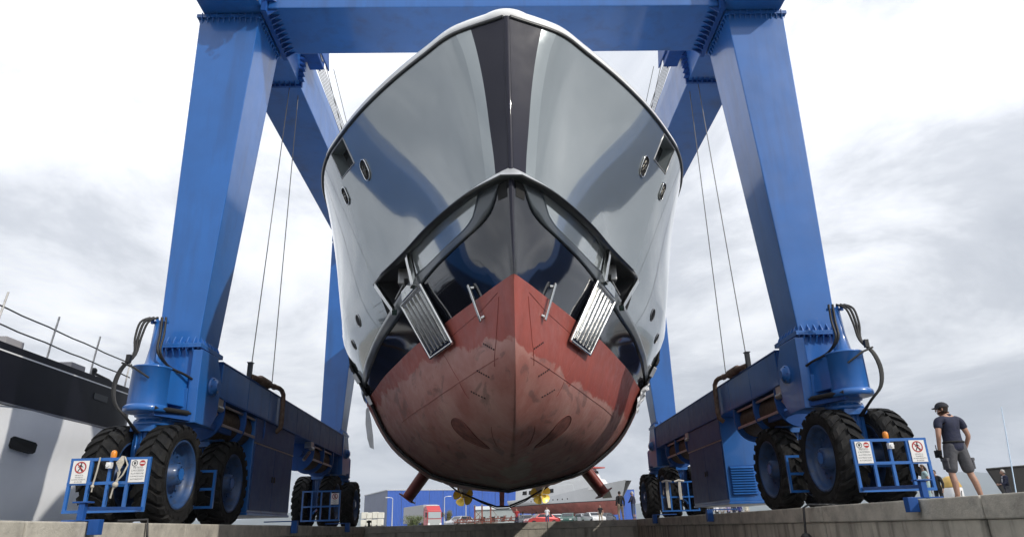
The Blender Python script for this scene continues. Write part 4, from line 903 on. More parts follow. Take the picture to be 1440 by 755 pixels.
    for a in ('anl', 'anr'):
        t = J['to'+a[2]]; q = J[a]; d = (t-q); d.z = 0; d.normalize(); w = Vector((-d.y, d.x, 0)); rows = []
        for f, hw, hz in ((-.07, .03, .06), (-.05, .042, .10), (.03, .045, .095), (.10, .05, .06), (.17, .046, .045), (.205, .02, .03)):
            c = Vector((q.x, q.y, 0))+d*f; rows.append([c+w*hw*x+Vector((0, 0, z*hz)) for x, z in ((-1, 0), (-1, .6), (-.5, 1), (.5, 1), (1, .6), (1, 0))])
        m.grid(rows, closed=True); m.add(rows[0], [tuple(range(6))]); m.add(rows[-1], [tuple(range(6))])
    e = m.build('shoes', shoes); e.parent = p
    if hair and not cap:
        m = MB(); rows = []
        for k in range(8):
            t = k/7*1.75; rows.append([hd+Vector((0, 0, .025))-fd*.012+sdv*(.088*math.sin(t)*math.cos(a))+fd*(.105*math.sin(t)*math.sin(a)*(1 if math.sin(a) < 0 else (.96 if t < 1.0 else .55)))+Vector((0, 0, .105*math.cos(t)-(.05 if math.sin(a) < -.2 and k > 5 else 0))) for a in [2*math.pi*j/16 for j in range(16)]])
        m.grid(rows, closed=True)
        if long_hair:
            for q in range(9): x = (q-4)*.018; m.tube([hd-fd*.06+sdv*x+Vector((0, 0, .06)), hd-fd*.115+sdv*x*1.2+Vector((0, 0, -.05)), hd-fd*.13+sdv*x*1.3+Vector((0, 0, -.2)), hd-fd*.12+sdv*x*1.1+Vector((0, 0, -.32))], [.025, .028, .026, .01], 6)
        e = m.build('hair', hair); e.parent = p
    if cap:
        m = MB(); rows = []
        for k in range(7):
            t = k/6*1.5; rows.append([hd+Vector((0, 0, .028))+sdv*(.093*math.sin(t)*math.cos(a))+fd*(.112*math.sin(t)*math.sin(a))+Vector((0, 0, .105*math.cos(t))) for a in [2*math.pi*j/18 for j in range(18)]])
        m.grid(rows, closed=True); e = m.build('cap', cap); e.parent = p
        m = MB(); r0 = [hd+Vector((0, 0, .038))+sdv*(.085*math.cos(a))+fd*(.10*math.sin(a)) for a in [math.pi*(.1+.8*j/10) for j in range(11)]]; r1 = [hd+Vector((0, 0, .022-.015*abs(math.cos(a))))+sdv*(.085*math.cos(a))+fd*(.10*math.sin(a)+.06*math.sin(a)) for a in [math.pi*(.1+.8*j/10) for j in range(11)]]
        m.grid([r0, r1]); m.grid([[v+Vector((0, 0, .006)) for v in r] for r in (r0, r1)]); b_ = m.build('cap_peak', cap); b_.parent = p
    if extra: extra(p, J)
    return p
def worker_kit(p, J):
    p.scale = (p.scale.x*1.06, p.scale.y*1.05, p.scale.z)
    hd = J['hd']; m = MB(); rows = []
    for k in range(5): rows.append([hd+Vector((.082*math.cos(a)*(1-.05*k), -.012+.098*math.sin(a)*(1-.06*k), .035-.022*k)) for a in [math.pi*(.95+1.25*j/12) for j in range(13)]])
    m.grid(rows); e = m.build('hair', HAIRD); e.parent = p
    m = MB(); pel = J['pel']+Vector((0, 0, .075)); ring = [pel+Vector((.166*math.cos(a), .128*math.sin(a), 0)) for a in [2*math.pi*k/20 for k in range(21)]]; m.tube(ring, .018, 6); e = m.build('belt', BLACKC); e.parent = p
    for sg, kn, hi in ((-1, 'knl', 'hil'), (1, 'knr', 'hir')):
        c = J[kn]*.62+J[hi]*.38+Vector((sg*.092, 0, 0)); m = MB(); m.box(c.x-.014, c.x+.014, c.y-.07, c.y+.07, c.z-.09, c.z+.09); m.box(c.x-.026, c.x+.026, c.y-.075, c.y+.075, c.z+.05, c.z+.1); e = m.build('cargo_pocket', GREYC, bevel=.008); e.parent = p
    g_ = J['hal']; m = MB()
    d = (J['hal']-J['wrl']).normalized()
    for q in range(4): b = g_+d*.02+Vector((.004, .027-.018*q, 0)); m.tube([b, b+d*.05, b+d*.08+Vector((.02, 0, 0))], [.013, .013, .009], 6)
    m.tube([J['wrl']+d*.02, g_-d*.02, g_+d*.03], [.034, .036, .034], 10); e = m.build('work_glove', BLACKC); e.parent = p
    m = MB(); m.box(g_.x-.03, g_.x+.02, g_.y+.03, g_.y+.09, g_.z-.12, g_.z+.0); m.cyl((g_.x, g_.y+.06, g_.z), (g_.x, g_.y+.06, g_.z+.09), .008, n=6)
    tag(m.build('radio', [BLACK]), 'small black handheld radio in the left hand of the worker in shorts', 'radio').matrix_world = Matrix.Translation(p.location) @ Matrix.Rotation(p.rotation_euler.z, 4, 'Z') @ Matrix.Scale(p.scale.x, 4)
person('man in navy polo, grey shorts and dark cap standing on the quay edge', (8.13, 12.55, 0), R(6), 1.77,
       dict(hil=(-.10, 0, .90), knl=(-.145, .03, .5), anl=(-.16, 0, .09), tol=(-.21, .15, .035), hir=(.10, 0, .90), knr=(.18, .02, .5), anr=(.25, -.02, .09), tor=(.32, .13, .035),
            shl=(-.205, -.01, 1.40), shr=(.205, -.01, 1.40), ell=(-.285, -.05, 1.13), wrl=(-.25, .05, .92), hal=(-.235, .08, .85), elr=(.29, -.03, 1.13), wrr=(.27, .09, .92), har=(.26, .13, .86), hd=(-.02, .045, 1.62), tp=(-.025, .035, 1.715)),
       NAVY, GREYC, True, True, None, mat('cap_cloth', (.02, .022, .03), .8), turn=R(50), extra=worker_kit)
person('woman with long brown hair in pale teal top just right of the guard frame', (16.0, 26.6, 0), R(75), 1.66, dict(wrl=(-.12, .22, 1.05), hal=(-.06, .28, 1.06), wrr=(.12, .22, 1.05), har=(.06, .28, 1.06)), TEAL, TEAL, hair=HAIRB, long_hair=True)
person('dark haired man in black waistcoat facing the woman in teal', (15.35, 26.9, 0), R(-80), 1.75, {}, BLACKC, DENIM, sleeve='long', hair=HAIRB)
person('person in black clothes standing behind the woman in teal', (16.9, 27.4, 0), R(120), 1.5, {}, BLACKC, BLACKC, sleeve='long')
def tie_kit(p, J):
    m = MB(); m.add([J['nb']+Vector((-.05, .10, 0)), J['nb']+Vector((.05, .10, 0)), J['spi']+Vector((.02, .135, .05)), J['spi']+Vector((-.02, .135, .05))], [(0, 1, 2, 3)]); e = m.build('shirt_front', WHITEC); e.parent = p
person('grey haired man in navy suit beside the dark frame at far right', (23.1, 32.2, 0), R(78), 1.74, dict(wrl=(-.14, .26, 1.08), hal=(-.08, .32, 1.10), wrr=(.13, .26, 1.05), har=(.07, .32, 1.07), ell=(-.24, .05, 1.12), elr=(.24, .05, 1.12)), NAVY, GREYC, sleeve='long', hair=HAIRG, jacket=True, extra=tie_kit)
person('man in black jacket and beige trousers beyond the rear right wheels, nearest the grey ship', (7.45, 44.5, 0), R(15), 1.80, {}, BLACKC, BEIGE, sleeve='long', hair=HAIRD, fingers=False)
person('grey haired person in blue jeans with a dark coat beyond the rear right wheels', (8.15, 44.0, 0), R(60), 1.74, dict(ell=(-.30, .1, 1.15), wrl=(-.12, .24, 1.1), hal=(-.06, .27, 1.12)), NAVY, DENIM, sleeve='long', hair=HAIRG, fingers=False)
def bag_kit(p, J): pass
rr = random.Random(11)
crowd = [(gx(996, 75.0), 75.0, WHITEC, NAVY, 'leftmost spectator under the right engine house, in white shirt'), (gx(1006, 75.5), 75.5, BLACKC, DENIM, 'spectator in black seen under the right engine house'), (gx(1014, 74.7), 74.7, WHITEC, BLACKC, 'spectator in white shirt beside the one in black under the engine house'), (gx(1022, 75.3), 75.3, WHITEC, BEIGE, 'spectator in white shirt and beige trousers under the engine house'),
         (gx(1031, 74.8), 74.8, fabric('lilac_cloth', (.28, .26, .42)), NAVY, 'spectator in lilac top under the right engine house'), (gx(1039, 75.4), 75.4, NAVY, NAVY, 'spectator all in navy under the right engine house'), (gx(1047, 74.7), 74.7, fabric('royal_cloth', (.03, .03, .16)), BLACKC, 'spectator in deep blue top under the right engine house'), (gx(1057, 75.5), 75.5, fabric('cream_cloth', (.6, .56, .46)), BEIGE, 'rightmost spectator under the engine house, in cream')]
for x, y, a, b_, l in crowd: person(l, (x-.1, y, 0), rr.uniform(2.5, 3.8), rr.uniform(1.6, 1.8), {}, a, b_, sleeve='long' if rr.random() < .4 else True, hair=rr.choice((HAIRD, HAIRB)), fingers=False, group='spectators under the right engine house')

# ------------------------------------------------------------------ the dark ship at the left
ship = thing('ship', 'black topped ship with white wrapped lower hull behind the left wheels', 'ship', (-16.5, 10, -1.6))
def sx(y): return -13-1.2*max(0, (y-24.2)/1.4)**2-1.5*max(0, (2-y)/8)**2
SHY = [-6+1.2*k for k in range(23)]+[22.0, 23.4, 24.2, 24.5, 24.8, 25.1, 25.4, 25.6]
SHY = [y for y in SHY if y <= 25.6]
SHY = sorted(SHY)
def shell(name, m_, za, zb, off=0, n=5, warp=0):
    m = MB()
    for sd in (1, -1):
        rows = []
        for y in SHY:
            r = []
            for k in range(n+1):
                z = za+(zb-za)*k/n; x = sx(y)+off-.10*max(0, 3.2-z)-(.06*math.sin(y*1.7+z*2.1)*math.sin(z*1.9+y*.6)+.03*math.sin(y*4.1+z*3))*warp
                r.append((x if sd > 0 else -33-x, y, z+.006*(y-18)))
            rows.append(r)
        m.grid(rows)
    m.grid([[(x, 25.6, za+.045), (x, 25.6, zb+.045)] for x in (sx(25.6)+off-.1, -33-sx(25.6)-off)], smooth=False)
    return m.build(name, m_, ship, weld=True)
shell('bulwark', mat('ship_black', (.005, .005, .009), .35, 0, 0, .2, 1, spec=.18), 3.2, 4.69)
shell('white_hull', mat('shrink_wrap', (.87, .88, .89), .45, 0, .2, .05, .7, .25, 2.2), -1.7, 3.14, .05, 14, 1)
shell('white_stripe', WHITEP, 4.46, 4.50, .012, 1)
shell('hull_ledge', STEEL, 3.145, 3.195, .08, 1)
m = MB(); m.grid([[(sx(y), y, 4.66+.006*(y-18)), (-33-sx(y), y, 4.66+.006*(y-18))] for y in SHY], smooth=False); m.build('ship_deck', STEEL, ship)
m = MB(); m.add([(sx(-6), -6, -1.7), (sx(-6), -6, 4.6), (-33-sx(-6), -6, 4.6), (-33-sx(-6), -6, -1.7)], [(0, 1, 2, 3)]); m.build('ship_transom', STEEL, ship)
for (ya, yb, za, zb) in ((18.72, 19.75, 2.08, 2.42), (17.4, 18.35, .55, 1.05)):
    m = MB(); w1 = ya+.1; pts = [(ya+.1, za+.03), (yb-.1, za-.03), (yb, za+.02), (yb, zb-.12), (yb-.1, zb-.07), (ya+.1, zb+.0), (ya, zb-.06), (ya+.02, za+.1)]; m.prism(pts, lambda a, b: (sx(a)+.15-.10*(3.2-b)-(.06*math.sin(a*1.7+b*2.1)*math.sin(b*1.9+a*.6)+.03*math.sin(a*4.1+b*3)), a, b), lambda a, b: (-13.5, a, b)); m.build('hull_opening', BLACKM, ship)
m = MB(); m.prism([(22.1, 4.0), (22.9, 4.0), (22.9, 4.2), (22.1, 4.2)], lambda a, b: (sx(a)+.02, a, b), lambda a, b: (sx(a)-.1, a, b)); m.build('name_plate', SEAM, ship)
for k, y in enumerate((13.0, 15.2, 17.35, 19.62, 21.85, 24.0)):
    m = MB(); x = sx(y)-.1; m.tube([(x, y, 4.68), (x+.02, y+.03, 5.3), (x+.04, y+.1, 6.0)], .028, 6); m.build('stanchion', mat('weathered_white', (.55, .54, .52), .6, var=.35, vscale=9), ship)
for z in (5.12, 5.58):
    m = MB(); m.tube([(sx(y)-.08, y, z+.012*math.sin(y*3)) for y in [8+.6*k for k in range(28)]], .022, 5); m.build('rail_wire', mat('dark_wire', (.035, .035, .04), .6), ship)
for y in (17.9, 20.9):
    m = MB(); m.box(-13.75, -13.15, y, y+.75, 4.66, 4.93); m.build('deck_box', mat('box_grey', (.32, .31, .32), .6), ship, bevel=.03)
m = MB(); m.ball((-13.2, 22.2, 4.93), .10, 10, 8); m.cyl((-13.2, 22.2, 4.66), (-13.2, 22.2, 4.9), .06, n=8); m.tube([(-13.2, 22.3, 4.85), (-13.25, 23.2, 4.83), (-13.4, 24.0, 4.75)], .05, 6); m.build('bollard', BLACK, ship)
# unseen tarpaulined boat, added to darken the right-hand hull reflections, and the frame at its end
tb = thing('added_tarpaulin_boat', 'black covered boat, unseen, added outside the right edge to darken hull reflections', 'covered boat', (29, 16, 0))
m = MB(); rows = []
for k in range(27):
    y = 1+1.12*k; w_ = 1-.5*max(0, (6-y)/5)**2; rows.append([(26.2+dx*w_+(0), y, z*(1+.05*math.sin(y*1.1+dx))) for dx, z in ((.4, .0), (.15, 1.5), (-.1, 2.8), (.2, 4.0), (1.4, 5.2), (2.8, 5.8), (4.2, 5.2), (5.4, 4.0), (5.7, 2.8), (5.4, 1.5), (5.2, 0))])
m.grid(rows); m.add(rows[-1], [tuple(range(11))]); m.add(rows[0], [tuple(range(11))]); m.build('cover', mat('black_tarpaulin', (.014, .015, .017), .5, 0, 0, .3, 1.2, .4, 3), tb)
for y in (4, 12, 20, 28):
    m = MB(); m.box(26.9, 31.1, y, y+.4, .02, .3); m.build('cradle_beam', BLACK, tb)
fr = thing('dark_screen', 'black tilted screen panel in a dark frame behind the man in suit', 'screen', (27.81, 37.80, 0))
m = MB(); m.hexa([(27.12, 37.60, .0), (29.32, 37.60, .0), (29.32, 37.68, .0), (27.12, 37.68, .0)], [(26.47, 38.00, 2.1), (29.32, 38.00, 2.25), (29.32, 38.08, 2.25), (26.47, 38.08, 2.1)]); m.build('panel', BLACKM, fr)
for a, b_ in (((27.06, 37.58, .0), (26.42, 37.98, 2.13)), ((26.42, 37.98, 2.13), (29.37, 37.98, 2.29)), ((29.34, 37.58, 0), (29.34, 37.98, 2.27)), ((28.24, 39.00, 0), (28.24, 38.10, 2.1))):
    m = MB(); m.bar(a, b_, .07, .07); m.build('frame_bar', BLACK, fr)
m = MB(); m.tube([(26.52, 36.50, 0), (28.41, 38.50, 3.9), (29.10, 39.20, 5.6)], [.035, .028, .02], 8); m.box(26.38, 26.68, 36.35, 36.65, 0, .06); tag(m.build('pole', mat('pole_blue', (.25, .33, .42), .4, .4)), 'thin pale blue pole leaning up behind the man in suit', 'pole')
m = MB(); m.tube([(26.52, 35.30, .02), (26.63, 35.35, .6), (26.79, 35.40, 1.1), (26.69, 35.38, .5), (26.26, 35.20, .03)], .025, 6); tag(m.build('hose', mat('pale_hose', (.30, .45, .48), .5)), 'pale blue hose looping beside the man in suit', 'hose')
# drum with yellow lid between the worker's legs
dr = thing('storage_drum', 'white drum with yellow domed lid seen between the bare legs of the worker', 'drum', (20.6, 32.3, 0))
m = MB(); m.lathe([(.40, 0), (.43, .05), (.43, .95), (.40, 1.0)], (20.6, 32.3, 0), (0, 0, 1), 24); m.build('drum_body', WHITEP, dr)
m = MB(); m.lathe([(.41, 1.005), (.42, 1.05), (.34, 1.25), (.27, 1.42), (.12, 1.5), (0, 1.51)], (20.6, 32.3, 0), (0, 0, 1), 24); m.build('drum_lid', mat('drum_yellow', (.62, .40, .10), .5, var=.15), dr)
m = MB()
for k, (a, z0, z1) in enumerate(((-1.75, .55, .9), (-1.55, .6, .78), (-1.35, .5, .85), (-2.0, .6, .75))): m.tube([(20.6+.437*math.cos(a), 32.3+.437*math.sin(a), z0), (20.6+.437*math.cos(a+.12), 32.3+.437*math.sin(a+.12), z1)], .018, 5)
m.build('scrawled_mark', SIGNK, dr)
# mooring buoy hanging on the right wall
by = thing('mooring_buoy', 'orange-brown buoy hanging from a black rope on the right dock wall', 'buoy', (5.30, 13.0, -.9))
m = MB(); m.lathe([(0, -.62), (.14, -.58), (.21, -.42), (.21, -.2), (.13, -.02), (.06, .05), (0, .06)], (5.36, 13.05, -.55), (0, 0, 1), 20); m.build('float', mat('buoy_tan', (.45, .28, .16), .6, var=.2, vscale=8), by)
m = MB(); m.lathe([(.10, 0), (.13, .02), (.06, .12), (0, .14)], (5.36, 13.05, -.56), (0, 0, 1), 14); m.tube([(5.36, 13.05, -.44), (5.40, 13.05, .0), (5.5, 13.06, .05), (5.9, 13.1, .04), (6.3, 13.3, .03)], .022, 6); m.build('buoy_rope', BLACK, by)
m = MB(); m.tube([(-6.0, 11.3, .05), (-5.56, 11.32, .06), (-5.53, 11.32, -.2), (-5.53, 11.33, -1.55)], .02, 6); tag(m.build('rope', BLACK), 'black line hanging down the left dock wall beside the blue edge guide', 'rope')

# ------------------------------------------------------------------ the yard beyond the dock
# blue warehouse, turned a little away from the dock
wd, wn = Vector((.925, .38, 0)), Vector((-.38, .925, 0)); wo_ = Vector((-30.2, 198, 0)); WH = 10.5
wh = thing('warehouse', 'long flat roofed warehouse with bright blue front beyond the yard', 'warehouse', wo_)
WBL = mat('cladding_blue', (.028, .10, .42), .5, 0, .1, .06, .3); WGY = mat('cladding_grey', (.17, .19, .26), .6, var=.06, vscale=.3)
m = MB(); a, b_ = wo_+wd*.1+wn*.1, wo_+wd*79.9+wn*.1; m.hexa([a, b_, b_+wn*29, a+wn*29], [p+Vector((0, 0, WH-.2)) for p in (a, b_, b_+wn*29, a+wn*29)]); m.build('wall', WGY, wh)
for k in range(20):
    m = MB(); p, q = wo_+wd*(4*k+.05), wo_+wd*(4*k+3.95); n_ = 9; rows = [[], []]
    for j in range(n_*2+1): t = j/(n_*2); c = p+(q-p)*t-wn*(.06*(j % 2)); rows[0].append(c); rows[1].append(c+Vector((0, 0, WH)))
    m.grid(rows, smooth=False); m.build('cladding_panel', WBL, wh)
for k in range(7):
    m = MB(); p, q = wo_+wn*(4.2*k+.05), wo_+wn*(4.2*k+4.15); m.hexa([p, q, q+wd*.08, p+wd*.08], [v+Vector((0, 0, WH)) for v in (p, q, q+wd*.08, p+wd*.08)]); m.build('cladding_panel', WGY, wh)
m = MB(); a, b_ = wo_-wd*.15-wn*.15, wo_+wd*80.15-wn*.15; m.hexa([v+Vector((0, 0, WH-.02)) for v in (a, b_, b_+wn*29.6, a+wn*29.6)], [v+Vector((0, 0, WH+.25)) for v in (a, b_, b_+wn*29.6, a+wn*29.6)]); m.build('roof', mat('roof_trim', (.5, .52, .55), .5), wh)
LAMPG = mat('lamp_grey', (.55, .56, .58), .4, .4)
def lamp(px, y, label, arm=-1):
    x = gx(px, y); t = thing('street_lamp', label, 'street lamp', (x, y, 0), 'street lamps along the warehouse')
    m = MB(); m.cyl((x, y, 0), (x, y, 7.3), .16, .09, 10); m.build('pole', LAMPG, t)
    m = MB(); m.tube([(x, y, 7.25), (x+arm*.3, y, 7.5), (x+arm*1.0, y, 7.55)], .06, 6); m.box(x+arm*.8, x+arm*1.7, y-.2, y+.2, 7.48, 7.65); m.build('lamp_head', WHITEP, t)
lamp(551, 174, 'street lamp nearest the grey end of the blue warehouse'); lamp(624.5, 176, 'street lamp just right of the red truck, before the blue warehouse', 1); lamp(655, 170, 'street lamp standing left of the rusty steel rack', 1)
# truck
th_ = Vector((.37, -.93, 0)).normalized(); ts = Vector((-th_.y, th_.x, 0)); to = Vector((gx(611, 122), 122, 0))
tr = thing('truck', 'red articulated truck with pale grey trailer before the blue warehouse', 'truck', to)
def tb_(m, f0, f1, s0, s1, z0, z1, slope=0):
    P = lambda f, s_, z: to+th_*f+ts*s_+Vector((0, 0, z)); m.hexa([P(f0, s0, z0), P(f1, s0, z0), P(f1, s1, z0), P(f0, s1, z0)], [P(f0, s0, z1), P(f1-slope, s0, z1), P(f1-slope, s1, z1), P(f0, s1, z1)]); return m
TRED = mat('truck_red', (.50, .03, .035), .35, 0, .6)
tb_(MB(), -16, -2.6, -1.27, 1.27, 1.1, 4.0).build('trailer', mat('trailer_grey', (.42, .42, .43), .5), tr, bevel=.04)
tb_(MB(), -2.45, -.1, -1.25, 1.25, .5, 3.0, .12).build('cab', TRED, tr, bevel=.06)
tb_(MB(), -2.3, -.35, -1.2, 1.2, 3.02, 3.75, .8).build('wind_deflector', TRED, tr, bevel=.08)
tb_(MB(), -2.2, -1.1, -1.1, 1.1, 3.76, 3.85).build('roof_bar', WHITEP, tr)
tb_(MB(), -.13, -.06, -1.1, 1.1, 1.75, 2.75, .03).build('windscreen', mat('glass_reflection', (.35, .40, .42), .08, 0, 1), tr)  # whitish reflection on the windscreen painted as glass colour
tb_(MB(), -.12, -.02, -1.15, 1.15, .55, 1.6).build('grille', mat('grille_grey', (.38, .40, .40), .5), tr, bevel=.02)
for s_ in (-1, 1):
    tb_(MB(), -.10, .02, s_*1.0-.18, s_*1.0+.18, .7, 1.0).build('headlight', WHITEP, tr)
    tb_(MB(), -.4, -.25, s_*1.42-.12, s_*1.42+.12, 1.9, 2.7).build('mirror', BLACK, tr)
    for f in (-1.0, -3.6, -11.5, -12.8):
        m = MB(); c = to+th_*f+ts*s_*1.05+Vector((0, 0, .52)); m.lathe([(.3, -.15), (.5, -.15), (.52, 0), (.5, .15), (.3, .15), (.0, .1)], c, ts*s_, 18); m.build('wheel', RUB, tr)
# stacked white blocks
nb = 0
for lay in range(2):
    for k in range(4):
        y = 73+.1*lay; x = gx(507, 73)+.55*k+.03*lay; m = MB(); h = .55+.05*((k+lay) % 2); m.box(x, x+.51, y, y+.9, .45+lay*.66, .45+lay*.66+h); m.box(x+.05, x+.41, y-.005, y+.9, .38+lay*.66, .45+lay*.66) if not lay else None
        lab = ('lower' if not lay else 'upper')+' white wrapped block, '+('leftmost', 'second from left', 'third from left', 'rightmost')[k]+' in the stack behind the rear left wheels'
        tag(m.build('wrapped_block', mat('block_white', (.72, .70, .62), .7, var=.1, vscale=2), bevel=.03), lab, 'block', 'stack of white wrapped blocks')
m = MB(); m.box(gx(505, 73), gx(507, 73)+2.3, 72.9, 74, 0, .37); tag(m.build('platform', mat('timber_dark', (.06, .05, .04), .8)), 'dark low platform carrying the white wrapped blocks', 'platform')
# small bollards on the end wall
for x, l in ((-5.45, 'small black post on the left end of the far dock wall'),):
    m = MB(); m.lathe([(.05, .01), (.05, .16), (.10, .17), (.10, .23), (.04, .26), (0, .26)], (x, 30.1, 0), (0, 0, 1), 12); tag(m.build('bollard', BLACK), l, 'bollard')
# bush and tree
def leaves(name, m_, c, rx, ry, rz, n, size, par, seed, clumps=9):
    rn = random.Random(seed); m = MB(); cs = [Vector((c[0]+rn.gauss(0, .45)*rx, c[1]+rn.gauss(0, .45)*ry, c[2]+rn.uniform(-.6, .75)*rz)) for _ in range(clumps)]
    for i in range(n):
        q = cs[i % clumps]; p = q+Vector((rn.gauss(0, .22)*rx, rn.gauss(0, .22)*ry, rn.gauss(0, .2)*rz)); a = Vector((rn.gauss(0, 1), rn.gauss(0, 1), rn.gauss(0, 1))).normalized(); b = a.orthogonal().normalized(); w = size*rn.uniform(.6, 1.3)
        m.add([p-a*w, p+b*w*.4, p+a*w, p-b*w*.4], [(0, 1, 2, 3)])
    return m.build(name, m_, par)
LEAF = mat('leaf_green', (.085, .11, .03), .6, var=.45, vscale=1.6); LEAFY = mat('leaf_olive', (.12, .11, .03), .6, var=.4, vscale=1.2)
bu = thing('bush', 'straggly yellow green bush in front of the red truck', 'bush', (gx(578, 80), 80, 0))
leaves('foliage', LEAF, (gx(580, 80), 80, .75), 1.1, 1.0, .7, 1500, .08, bu, 4, 14)
m = MB(); rn = random.Random(2)
for k in range(40): x = gx(578, 80)+rn.gauss(0, .55); y = 80+rn.gauss(0, .4); m.tube([(x, y, 0), (x+rn.gauss(0, .1), y, .7), (x+rn.gauss(0, .25), y, rn.uniform(1.0, 1.5))], [.014, .01, .004], 4)
m.build('stems', LEAFY, bu)
tx = gx(631, 146); tt = thing('tree', 'small olive green tree right of the truck', 'tree', (tx, 146, 0)); leaves('crown', LEAFY, (tx, 146, 2.4), 1.0, 1.0, 1.3, 1300, .12, tt, 9, 12)
m = MB(); m.tube([(tx, 146, 0), (tx+.1, 146, .8), (tx, 146, 2.0)], [.16, .12, .06], 8)
for k in range(5): m.tube([(tx+.05, 146, 1.0+.2*k), (tx+.6*math.cos(k*2.3), 146+.5*math.sin(k*2.3), 2.0+.25*k)], [.06, .02], 6)
m.build('trunk', mat('bark', (.09, .065, .045), .9), tt)
# rusty steel rack
RST = mat('rusty_steel', (.20, .065, .045), .75, var=.35, vscale=2.5)
rk = thing('steel_rack', 'rusty red steel racking with tall posts lying across the yard', 'steel rack', (gx(680, 90), 90, 0))
yr = 90
for px, top in ((667.5, 2.5), (677.8, 2.55), (690, 2.35)):
    m = MB(); x = gx(px, yr); m.box(x-.09, x+.09, yr-.09, yr+.09, 0, top); m.build('post', RST, rk); m = MB(); m.box(x-.14, x+.14, yr-.14, yr+.14, top, top+.13); m.build('post_cap', STEEL, rk)
for a, b_ in ((667.5, 677.8),):
    for z0, z1 in ((1.1, 2.0), (2.0, 1.1)): m = MB(); m.bar((gx(a, yr), yr, z0), (gx(b_, yr), yr, z1), .05, .05); m.build('brace', RST, rk)
m = MB(); m.bar((gx(690, yr), yr, 2.3), (gx(702, yr), yr, 1.0), .04, .04); m.build('brace', RST, rk)
for r_, z in enumerate((.75, 1.05)):
    m = MB(); m.bar((gx(636+6*r_, yr), yr+r_*.3, z-.1), (gx(728, yr), yr+r_*.3, z), .12, .12); m.build('rail_beam', RST, rk)
rn = random.Random(8)
for k in range(46):
    px = 640+88*k/46; m = MB(); a = Vector((gx(px, yr), yr-.3+.6*rn.random(), .6+.1*rn.random())); m.bar(a, a+Vector((rn.uniform(-.45, .45), rn.uniform(-.3, .3), rn.uniform(.25, .75))), .06, .06); m.build('short_bar', RST if rn.random() < .8 else STEEL, rk)
m = MB(); m.box(gx(655, yr), gx(700, yr), yr+.6, yr+1.3, 0, .62); m.build('base_slab', CON2, rk)
sh = thing('shed', 'pale grey shed behind the rusty steel rack', 'shed', (gx(700, 150), 150, 0)); xa, xb = gx(668, 150), gx(727, 150)
m = MB(); m.box(xa, xb, 150, 158, 0, 3.6); m.build('wall', mat('shed_grey', (.36, .40, .40), .7, var=.06, vscale=.5), sh); m = MB(); m.prismx([(149.7, 3.6), (158.3, 3.6), (154, 4.4)], xa-.2, xb+.2); m.build('roof', mat('shed_roof', (.5, .52, .52), .5), sh)
for k in range(3): m = MB(); x = xa+1.2+2*k; m.box(x, x+.9, 149.95, 149.99, 1.2, 2.2); m.build('window', BLACKM, sh)
# cars: one body, copied with its own paint
def car_parts(col, loc, rot, label, group, name='parked_car'):
    t = thing(name, label, 'car', loc, group); t.rotation_euler = (0, 0, rot); t['at'] = (0, 0, 0)
    prof = [(-2.1, .35), (-2.12, .75), (-1.95, .92), (-1.55, .98), (-1.0, 1.38), (-.2, 1.46), (.55, 1.40), (1.15, .98), (1.9, .86), (2.1, .68), (2.1, .35)]
    m = MB(); rows = []
    for sx_, k in ((-.80, .94), (-.86, 1), (.86, 1), (.80, .94)): rows.append([(sx_*(1 if z < 1.0 else .82), y*k, z) for y, z in prof])
    m.grid(rows, smooth=False, closed=True); m.add(rows[0], [tuple(range(len(prof)))]); m.add(rows[-1], [tuple(range(len(prof)))]); b = m.build('body', col); b.parent = t
    for nm, ys in (('windscreen', ((1.05, 1.03), (.55, 1.36))), ('rear_window', ((-1.45, 1.03), (-1.02, 1.33)))):
        m = MB(); (ya, za), (yb, zb) = ys; e = .03 if nm == 'windscreen' else -.03; m.add([(-.68, ya+e, za+.02), (.68, ya+e, za+.02), (.60, yb+e, zb+.02), (-.60, yb+e, zb+.02)], [(0, 1, 2, 3)]); g_ = m.build(nm, TOPS); g_.parent = t
    for sd in (-1, 1):
        m = MB(); m.add([(sd*.80, -1.2, 1.02), (sd*.80, .95, 1.02), (sd*.735, .5, 1.36), (sd*.735, -.95, 1.36)], [(0, 1, 2, 3)]); g_ = m.build('side_window', TOPS); g_.parent = t
        m = MB(); m.box(sd*.55-.15, sd*.55+.15, 2.06, 2.12, .62, .76); g_ = m.build('headlight', WHITEP); g_.parent = t
        m = MB(); m.box(sd*.62-.14, sd*.62+.14, -2.14, -2.08, .72, .86); g_ = m.build('tail_light', REDP); g_.parent = t
        for y in (-1.3, 1.35): m = MB(); m.lathe([(.18, 0), (.30, 0), (.32, .05), (.32, .17), (.30, .2), (0, .2)], (sd*.68, y, .32), (sd, 0, 0), 16); g_ = m.build('wheel', RUB); g_.parent = t
    return t
def paint(n, c): return mat('car_'+n, c, .3, .2, .8)
PC = dict(silver=paint('silver', (.45, .46, .48)), white=paint('white', (.75, .75, .75)), red=paint('red', (.40, .02, .02)), green=paint('green', (.03, .10, .08)), dark=paint('dark', (.03, .03, .04)), blue=paint('blue', (.03, .10, .30)))
